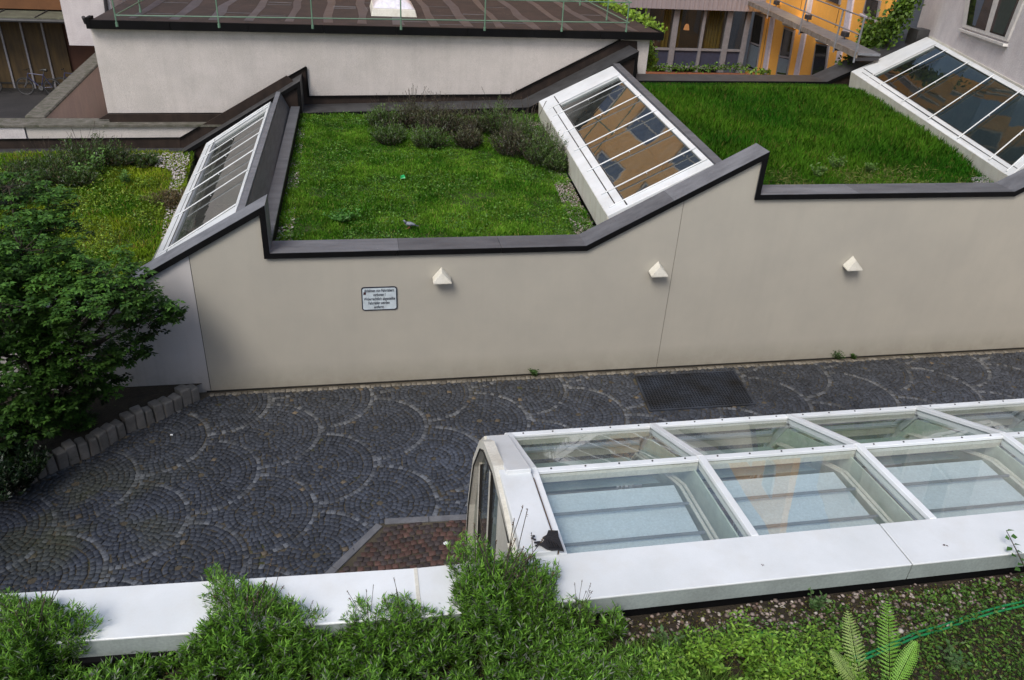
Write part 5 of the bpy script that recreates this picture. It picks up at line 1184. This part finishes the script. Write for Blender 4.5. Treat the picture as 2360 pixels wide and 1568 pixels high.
def add_shade_tree():     # unseen tall tree, added left of the view to shade the lower left
    base = np.array([-8.8, 7.2, 0.]); t = thing('shade_tree', 'unseen tall tree added beyond the left edge to shade the dark setts', 'tree', base); tr = MB(); lv = Leaves()
    tr.tube([base, base+(.1, 0, 2.5), base+(0, .1, 5)], [.16, .13, .08], 8)
    for (x, y, z, r) in ((-8.8, 7.2, 5.2, 1.5), (-8.3, 8.2, 4.4, 1.1), (-9.6, 6.2, 4.6, 1.4), (-8.4, 6.2, 6.3, 1.2), (-9.6, 8.4, 6.0, 1.4), (-10.6, 7.4, 5.0, 1.5)):
        tr.tube([base+(0, .1, 3.5), (x, y, z)], [.06, .02], 6); n = 1500; v_ = norm(rng.normal(0, 1, (n, 3)))*rng.uniform(.3, 1, (n, 1))**.5*r+np.array([x, y, z]); lv.add(v_, rng.normal(0, 1, (n, 3)), .16, .09, green(n, (.03, .09, .018), (.09, .2, .03)))
    tr.build('trunk', M['bark'], t); lv.build('crown', t)
add_shade_tree()
# low dark shrub at the left edge of the setts
q = Z(20, 1110, .3); sprig_shrub('corner_shrub', 'very dark low shrub before the granite blocks at the left edge', 'bush', (q[0], q[1], .15), .55, .75, 260, 30, .06, .022, (.012, .035, .012), (.03, .07, .02))

# ------------------------------------------------------------------ lawns on the roofs
def colmix(a, b, c3, s, seed):
    def f(x, y, n):
        t = np.clip((fbm(x, y, s, seed)-.3)*2.5, 0, 1)[:, None]; c = np.array(a)*(1-t)+np.array(b)*t
        t2 = np.clip((fbm(x, y, s*3.1, seed+40)-.25)*1.8, 0, 1)[:, None]; c = c*(.74+.42*t2); k = (rng.random(n) < .05+.16*(t2[:, 0] > .8)); c[k] = np.array(c3); return c*rng.uniform(.7, 1.3, (n, 1))
    return f
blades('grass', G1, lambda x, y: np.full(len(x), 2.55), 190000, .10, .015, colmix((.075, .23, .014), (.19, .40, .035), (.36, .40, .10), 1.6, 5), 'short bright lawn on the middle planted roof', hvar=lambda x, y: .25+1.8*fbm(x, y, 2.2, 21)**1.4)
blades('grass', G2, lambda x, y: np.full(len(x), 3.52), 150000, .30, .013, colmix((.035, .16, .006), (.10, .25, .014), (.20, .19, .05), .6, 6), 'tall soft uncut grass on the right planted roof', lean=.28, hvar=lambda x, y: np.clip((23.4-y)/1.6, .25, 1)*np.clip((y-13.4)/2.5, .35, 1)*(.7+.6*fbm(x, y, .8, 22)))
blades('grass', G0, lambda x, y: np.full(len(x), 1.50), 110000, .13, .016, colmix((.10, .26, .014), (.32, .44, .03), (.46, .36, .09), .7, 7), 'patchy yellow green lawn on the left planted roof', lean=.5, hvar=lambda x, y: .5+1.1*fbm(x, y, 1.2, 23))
cover('ground_cover', 'broad leaved weeds and clover spread through the left roof lawn', [(-12, 14), (-4.1, 14), (-4.8, 21.5), (-12, 21.5)], 26000, lambda x, y: np.full(len(x), 1.55), .06, .032, (.08, .20, .02), (.28, .38, .04), .16, patch=lambda x, y: fbm(x, y, .9, 31) > .45)
cover('ground_cover', 'clover patches and small weeds in the middle roof lawn', G1, 22000, lambda x, y: np.full(len(x), 2.57), .055, .032, (.045, .14, .018), (.15, .30, .045), .11, patch=lambda x, y: fbm(x, y, 1.4, 33) > .5)
cover('ground_cover', 'straw coloured dry stems and weeds along the front of the right roof lawn', [(8.0, 13.55), (12.8, 13.55), (12.9, 14.9), (8.2, 14.7)], 2600, lambda x, y: np.full(len(x), 3.54), .14, .010, (.14, .17, .04), (.26, .25, .08), .12, patch=lambda x, y: fbm(x, y, 1.2, 35) > .4)
wg = [(.60, .57, .53), (.42, .38, .34), (.20, .16, .13), (.30, .25, .2)]
pebbles('gravel', [(-1.60, 13.5), (-1.30, 13.5), (-1.45, 23.0), (-1.60, 23.0)], lambda x, y: np.full(len(x), 2.57), 1100, .015, .032, wg, 'pale gravel strip beside the slate step of the middle lawn')
pebbles('gravel', [(4.05, 13.5), (4.50, 13.5), (5.2, 23.0), (4.85, 23.0)], lambda x, y: np.full(len(x), 2.58), 3000, .015, .03, [(.30, .26, .22), (.18, .14, .11), (.42, .38, .34)], 'brownish gravel strip at the foot of the middle skylight')
pebbles('gravel', [(-3.95, 15.5), (-4.1, 15.5), (-4.85, 21.3), (-6.2, 22.4), (-6.2, 22.9), (-4.65, 22.9)], lambda x, y: np.full(len(x), 1.56), 1100, .02, .04, [(.62, .58, .56), (.48, .43, .42), (.3, .26, .24)], 'whitish gravel in the rear corner of the left lawn')
pebbles('gravel', [(12.3, 13.5), (12.95, 13.5), (13.2, 14.4), (12.8, 14.3)], lambda x, y: np.full(len(x), 3.56), 300, .02, .04, [(.2, .2, .2), (.32, .3, .3)], 'dark pebbles in the front corner of the right lawn')
# bushes on the middle roof
def zq(x, y, z_): return Z(x, y, z_)
RB = 'wild lavender bushes at the back of the middle lawn'
mid_b = [(885, 262, .50, .55, 0), (950, 255, .60, .60, 1), (1015, 268, .62, .60, 1), (1085, 275, .55, .55, 1), (1150, 268, .68, .62, 0), (1215, 300, .70, .62, 0), (1255, 340, .62, .55, 0), (1180, 320, .6, .55, 1), (900, 300, .45, .45, 0), (985, 310, .45, .5, 0), (1080, 310, .42, .42, 1), (1285, 365, .4, .42, 0)]
names_ = ['grey green lavender bush at the left end of the bush row on the middle lawn', 'lavender bush with dry brown tips second in the row on the middle lawn', 'brownish lavender bush in the middle of the row against the flashing', 'dark twiggy lavender bush before the white wall', 'greenest lavender bush of the row below the sloping flashing', 'broad lavender bush close to the middle skylight corner', 'yellow green lavender bush leaning on the skylight upstand', 'brown lavender bush between the greenest and the broad one', 'small round bush in front of the left end of the row', 'low bush in front of the row centre', 'half dry low bush right of the row centre', 'smallest bush nearest the skylight upstand']
for (x, y, h, r, dry_), lb in zip(mid_b, names_):
    h = h*1.3; q = Z(x, y+8, 2.55+h*.5)
    sprig_shrub('roof_bush', lb, 'bush', (q[0], min(q[1], 22.7), 2.53), r, h, 260, 14, .085, .013, (.06, .13, .025) if not dry_ else (.065, .085, .035), (.13, .22, .045) if not dry_ else (.13, .13, .065), RB, 26 if dry_ else 14, dead=.35 if dry_ else .12, dryc=(.12, .085, .065))
RB2 = 'bushes at the back of the left lawn'
for (x, y, h, r), lb in zip([(195, 345, .8, .75), (110, 375, .7, .75), (260, 350, .62, .6), (30, 430, .7, .8), (330, 362, .35, .4), (60, 395, .6, .7), (170, 400, .5, .6)], ['highest bush of the left lawn before the brown flashing', 'dark bush left of the highest one on the left lawn', 'dusky bush right of the highest one on the left lawn', 'dark bush at the left edge of the photo on the left lawn', 'small low bush by the white gravel of the left lawn', 'shadowy bush behind the one at the left edge', 'low bush in front of the dark ones on the left lawn']):
    q = Z(x, y+8, 1.5+h*.5); sprig_shrub('roof_bush', lb, 'bush', (q[0], min(q[1], 22.5), 1.48), r, h, 240, 14, .09, .016, (.03, .075, .016), (.09, .16, .028), RB2, 12, dead=.15)
for (x, y, z_, h, lb) in ((190, 425, 1.5, .6, 'pale young shoot with compound leaves before the dark bushes'), (235, 405, 1.5, .7, 'taller pale shoot with fresh leaves left of the lawn centre'), (290, 430, 1.5, .4, 'short pale shoot on the left lawn')):
    q = Z(x, y, z_); stem_plant('young_shoot', lb, 'plant', q, h, 8, 7, .11, .05, (.09, .20, .04), (.16, .30, .07), .55)
q = Z(455, 410, 1.5)
q = Z(405, 470, 1.55); sprig_shrub('dry_bush', 'brownish half dry bush beside the left skylight', 'bush', (q[0], q[1], 1.48), .55, .38, 240, 14, .08, .013, (.10, .095, .03), (.17, .13, .06), None, 14, dead=.5, dryc=(.20, .13, .08))
q = Z(790, 515, 2.56); stem_plant('weed_patch', 'bright leafy weed patch left of the pigeon on the middle lawn', 'weed', q, .22, 26, 6, .09, .045, (.05, .17, .025), (.11, .27, .05), 1.7)
for (x, y, h, lb) in ((1925, 395, .34, 'pale weed near the front of the right lawn'), (1880, 412, .26, 'small light weed at the front coping of the right lawn'), (2000, 405, .26, 'weed amid straw at the front of the right lawn'), (2290, 405, .25, 'dark weed in the front corner of the right lawn')):
    q = Z(x, y, 3.53); stem_plant('roof_weed', lb, 'weed', q, h, 12, 6, .07, .035, (.07, .15, .03), (.14, .24, .06), .8)
# weeds at the wall foot
for (x, y, h, lb) in ((1231, 866, .16, 'green weed at the foot of the cream wall left of the grating'), (1928, 829, .20, 'upright weed at the foot of the cream wall right of the grating'), (1963, 826, .10, 'tiny weed just right of the upright one at the wall foot')):
    q = Z(x, y, .01); stem_plant('wall_weed', lb, 'weed', (q[0], 12.93, .01), h, 12, 5, .05, .028, (.03, .085, .015), (.07, .14, .03), .8)
# vines
def vine(name, label, segs, leaf, n, ca_, cb_, spread):
    t = thing(name, label, 'vine', segs[0][0]); lv = Leaves(); m = MB()
    for s in segs:
        s = [np.array(q, float) for q in s]; m.tube(s, .012, 5); L = np.array(s); k = n*(len(s)-1); u = rng.uniform(0, len(s)-1.001, k); i = u.astype(int); f = (u-i)[:, None]
        p = L[i]*(1-f)+L[i+1]*f+rng.normal(0, 1, (k, 3))*np.array(spread)
        c_ = green(k, ca_, cb_)*rng.choice([.55, 1, 1.15], (k, 1)); d = rng.normal(0, 1, (k, 3))+(-.3, -.5, -.5)
        lv.add(p, d, leaf*rng.uniform(.6, 1.2, k), leaf*.62, c_, nrm=rng.normal(0, .5, (k, 3))+(-.2, -.7, .8), fold=.15)
    m.build('stem', M['bark'], t); lv.build('leaves', t); return t
vine('climbing_vine', 'bright creeper spilling over the right corner of the bitumen roof and hanging down', [[(9.1, 32, RZ+.1), (9.2, 29.5, RZ+.1), (9.25, 27.5, RZ+.08), (9.3, 25.6, RZ+.02), (9.35, 24.8, RZ-.08)], [Z(1480, 90, 4.3), Z(1497, 120, 3.9), Z(1500, 150, 3.6)], [Z(1470, 100, 4.3), Z(1490, 110, 4.1)]], .15, 230, (.12, .24, .02), (.26, .40, .04), (.10, .14, .09))
def onY(x, y, o=.12): q = PL(x, y, YN, YD-o); return q
vine('ivy', 'dark ivy climbing the seam between the yellow and the white building', [[onY(2100, -20), onY(2085, 15), onY(2068, 45), onY(2050, 62)], [onY(2060, 50), onY(2025, 88), onY(2000, 100)], [onY(2010, 60), onY(1998, 88), onY(2010, 105)]], .15, 420, (.05, .11, .012), (.12, .20, .02), (.08, .22, .22))
q0 = YF(1930, 165, .8); vine('ivy', 'ivy strands creeping over the catwalk end above the dark coping', [[Z(2040, 85, 4.4), Z(1990, 112, 4.3), Z(1945, 150, 4.0)], [Z(2070, 75, 4.6), Z(2020, 92, 4.5)]], .14, 260, (.04, .10, .012), (.10, .17, .02), (.14, .2, .1))
pl = [QB(x, 598, YB-.7)+(0, 0, .1) for x in (430, 640, 850, 1050, 1230)]
vine('planter_creeper', 'low creeper filling the planter below the glazed annex windows', [pl], .13, 120, (.05, .11, .015), (.12, .24, .03), (.3, .08, .08))
pl = [QB(x, 632, YB-2.5)+(0, 0, .1) for x in (1290, 1400, 1500)]
vine('planter_creeper', 'small bright creeper at the foot of the yellow pilasters', [pl], .14, 70, (.09, .20, .02), (.2, .34, .04), (.3, .1, .06))

def litter():
    n = 170; x = rng.uniform(-6, 14, n); y = np.where(rng.random(n) < .75, rng.uniform(12.3, 12.95, n), rng.uniform(6, 12.9, n)); k = ~in_poly(x, y, BED); x, y = x[k], y[k]; n = len(x); lv = Leaves()
    lv.add(np.stack([x, y, np.full(n, .028)], 1), np.stack([rng.normal(0, 1, n), rng.normal(0, 1, n), np.full(n, .06)], 1), .028*rng.uniform(.5, 1.2, n), .014, green(n, (.07, .05, .025), (.17, .14, .08)))
    tag(lv.build('leaf_litter'), 'tiny dry leaves and crumbs scattered over the dark setts', 'leaf litter', kind='stuff')
litter()
# ------------------------------------------------------------------ pigeon, litter
pg = thing('pigeon', 'grey pigeon walking on the middle roof lawn', 'pigeon', (.86, 14.45, 2.60)); o3 = np.array([.86, 14.45, 2.60])
def P3(l): return [o3+np.array(a)*.62 for a in l]
m = MB(); m.tube(P3([(.20, .02, .10), (.12, .01, .115), (.04, 0, .13), (-.05, 0, .15), (-.10, 0, .19), (-.125, 0, .235), (-.15, 0, .25), (-.168, 0, .247)]), [0.0112, 0.0279, 0.0409, 0.0384, 0.0248, 0.0167, 0.0167, 0.0074], 10); m.build('body', M['feather'], pg, smooth=True)
m = MB(); m.tube(P3([(-.085, 0, .175), (-.11, 0, .21), (-.128, 0, .238)]), [0.0310, 0.0211, 0.0180], 10); m.build('neck_feathers', M['feathern'], pg, smooth=True)
for s in (-1, 1):
    m = MB(); m.tube(P3([(-.05, .045*s, .16), (.04, .062*s, .15), (.14, .045*s, .125), (.21, .02*s, .115)]), [0.0174, 0.0260, 0.0161, 0.0037], 8); w = m.build('wing', M['feather'], pg, smooth=True)
    m = MB(); m.bar(o3+(.03, .062*s, .105), o3+(.06, .052*s, .07), .009, .008); m.bar(o3+(.055, .055*s, .10), o3+(.085, .045*s, .07), .009, .008); m.build('wing_bar', M['featherd'], w)
m = MB(); m.hexa([o3+np.array(a)*.62 for a in [(.18, -.03, .085), (.31, -.04, .06), (.31, .04, .06), (.18, .03, .085), (.18, -.03, .10), (.31, -.04, .07), (.31, .04, .07), (.18, .03, .10)]]); m.build('tail', M['featherd'], pg)
m = MB(); m.tube(P3([(-.168, 0, .247), (-.20, 0, .238)]), [0.0050, 0.0012], 6); m.build('beak', M['featherd'], pg)
for s in (-1, 1):
    m = MB(); m.tube(P3([(.02, .03*s, .08), (.01+.03*s, .03*s, .0)]), .004, 5); m.bar(o3+(.02*s+.005, .018*s, .0), o3+(.02*s-.02, .018*s, -.003), .008, .004); m.build('leg', M['orange'], pg)
q = Z(928, 411, 2.65); t = thing('green_litter', 'crumpled bright green scrap lying on the middle lawn', 'litter', q)
m = MB(); m.hexa([q+np.array(a) for a in [(-.06, -.04, 0), (.05, -.05, .01), (.06, .04, 0), (-.05, .05, .01), (-.04, -.03, .06), (.05, -.03, .04), (.03, .04, .07), (-.05, .03, .05)]]); m.build('scrap', M['can'], t)
for (x, y, lb) in ((1028, 1253, 'white paper scrap on the reddish paving left of the canopy'), (1088, 1249, 'white paper scrap just behind the canopy end glass'), (395, 1004, 'tiny pale scrap on the setts near the granite blocks')):
    q = Z(x, y, .03); m = MB(); s = 1 if x > 500 else .5; n_ = 7; c_ = q+(0, 0, .035*s)
    rg = [q+np.array([math.cos(k*2*PI/n_)*.05*s*random.uniform(.6, 1.2), math.sin(k*2*PI/n_)*.04*s*random.uniform(.6, 1.2), random.uniform(0, .02)]) for k in range(n_)]
    for k in range(n_): m.poly([rg[k], rg[(k+1) % n_], c_])
    o = m.build('paper_scrap', M['paper']); tag(o, lb, 'litter')

# ------------------------------------------------------------------ unseen block added beyond the frame to darken the right end
t = bigblock('unseen pale block added beyond the right edge to shade the alley', 15.6, 24, 3.9, 11, M['white_bld'], 3, 2)

# ------------------------------------------------------------------ light, sky, camera
SUN_EL, SUN_AZ = R_(50), R_(180+38)          # sun low behind the viewer's left, weak and veiled
w = bpy.data.worlds.new('World'); SC.world = w; w.use_nodes = True; nt = w.node_tree
sky = nt.nodes.new('ShaderNodeTexSky'); sky.sky_type = 'NISHITA'; sky.sun_disc = False; sky.sun_elevation = SUN_EL; sky.sun_rotation = SUN_AZ; sky.air_density = 1.2; sky.dust_density = 3.0; sky.ozone_density = 1.0
bg = nt.nodes['Background']; nt.links.new(sky.outputs[0], bg.inputs[0]); bg.inputs[1].default_value = .15
ld = bpy.data.lights.new('sun', 'SUN'); ld.energy = 2.05; ld.angle = R_(24); ld.color = (1, .965, .92)
so = bpy.data.objects.new('sun', ld); COL.objects.link(so)
sd_ = Vector((math.sin(SUN_AZ)*math.cos(SUN_EL), math.cos(SUN_AZ)*math.cos(SUN_EL), math.sin(SUN_EL)))
so.rotation_euler = sd_.to_track_quat('Z', 'Y').to_euler()
for (x, y) in ((1385, 60), (1635, 190)):      # lit lamps under the catwalk, warm patches on the yellow wall
    q = QY(x, y, .35); l = bpy.data.lights.new('catwalk_lamp', 'POINT'); l.energy = 5; l.color = (1, .55, .18); l.shadow_soft_size = .08
    o = bpy.data.objects.new('catwalk_lamp', l); COL.objects.link(o); o.location = tuple(float(v) for v in q)
q = QY(1690, -5, .5); l = bpy.data.lights.new('wall_lamp_light', 'POINT'); l.energy = 7; l.color = (1, .72, .30); l.shadow_soft_size = .15
o = bpy.data.objects.new('wall_lamp_light', l); COL.objects.link(o); o.location = tuple(float(v) for v in q)
cd = bpy.data.cameras.new('camera'); co = bpy.data.objects.new('camera', cd); COL.objects.link(co)
cd.sensor_fit = 'HORIZONTAL'; cd.sensor_width = 36; cd.lens = FL/2359*36; cd.clip_end = 600; cd.clip_start = .05
Rm = Matrix((vr, vu, -vf)).transposed().to_4x4(); Rm.translation = Vector(CAM); co.matrix_world = Rm
SC.camera = co
SC.view_settings.view_transform = 'Standard'; SC.view_settings.look = 'None'; SC.view_settings.exposure = 0; SC.view_settings.gamma = 1
SC.cycles.max_bounces = 8; SC.cycles.transparent_max_bounces = 16
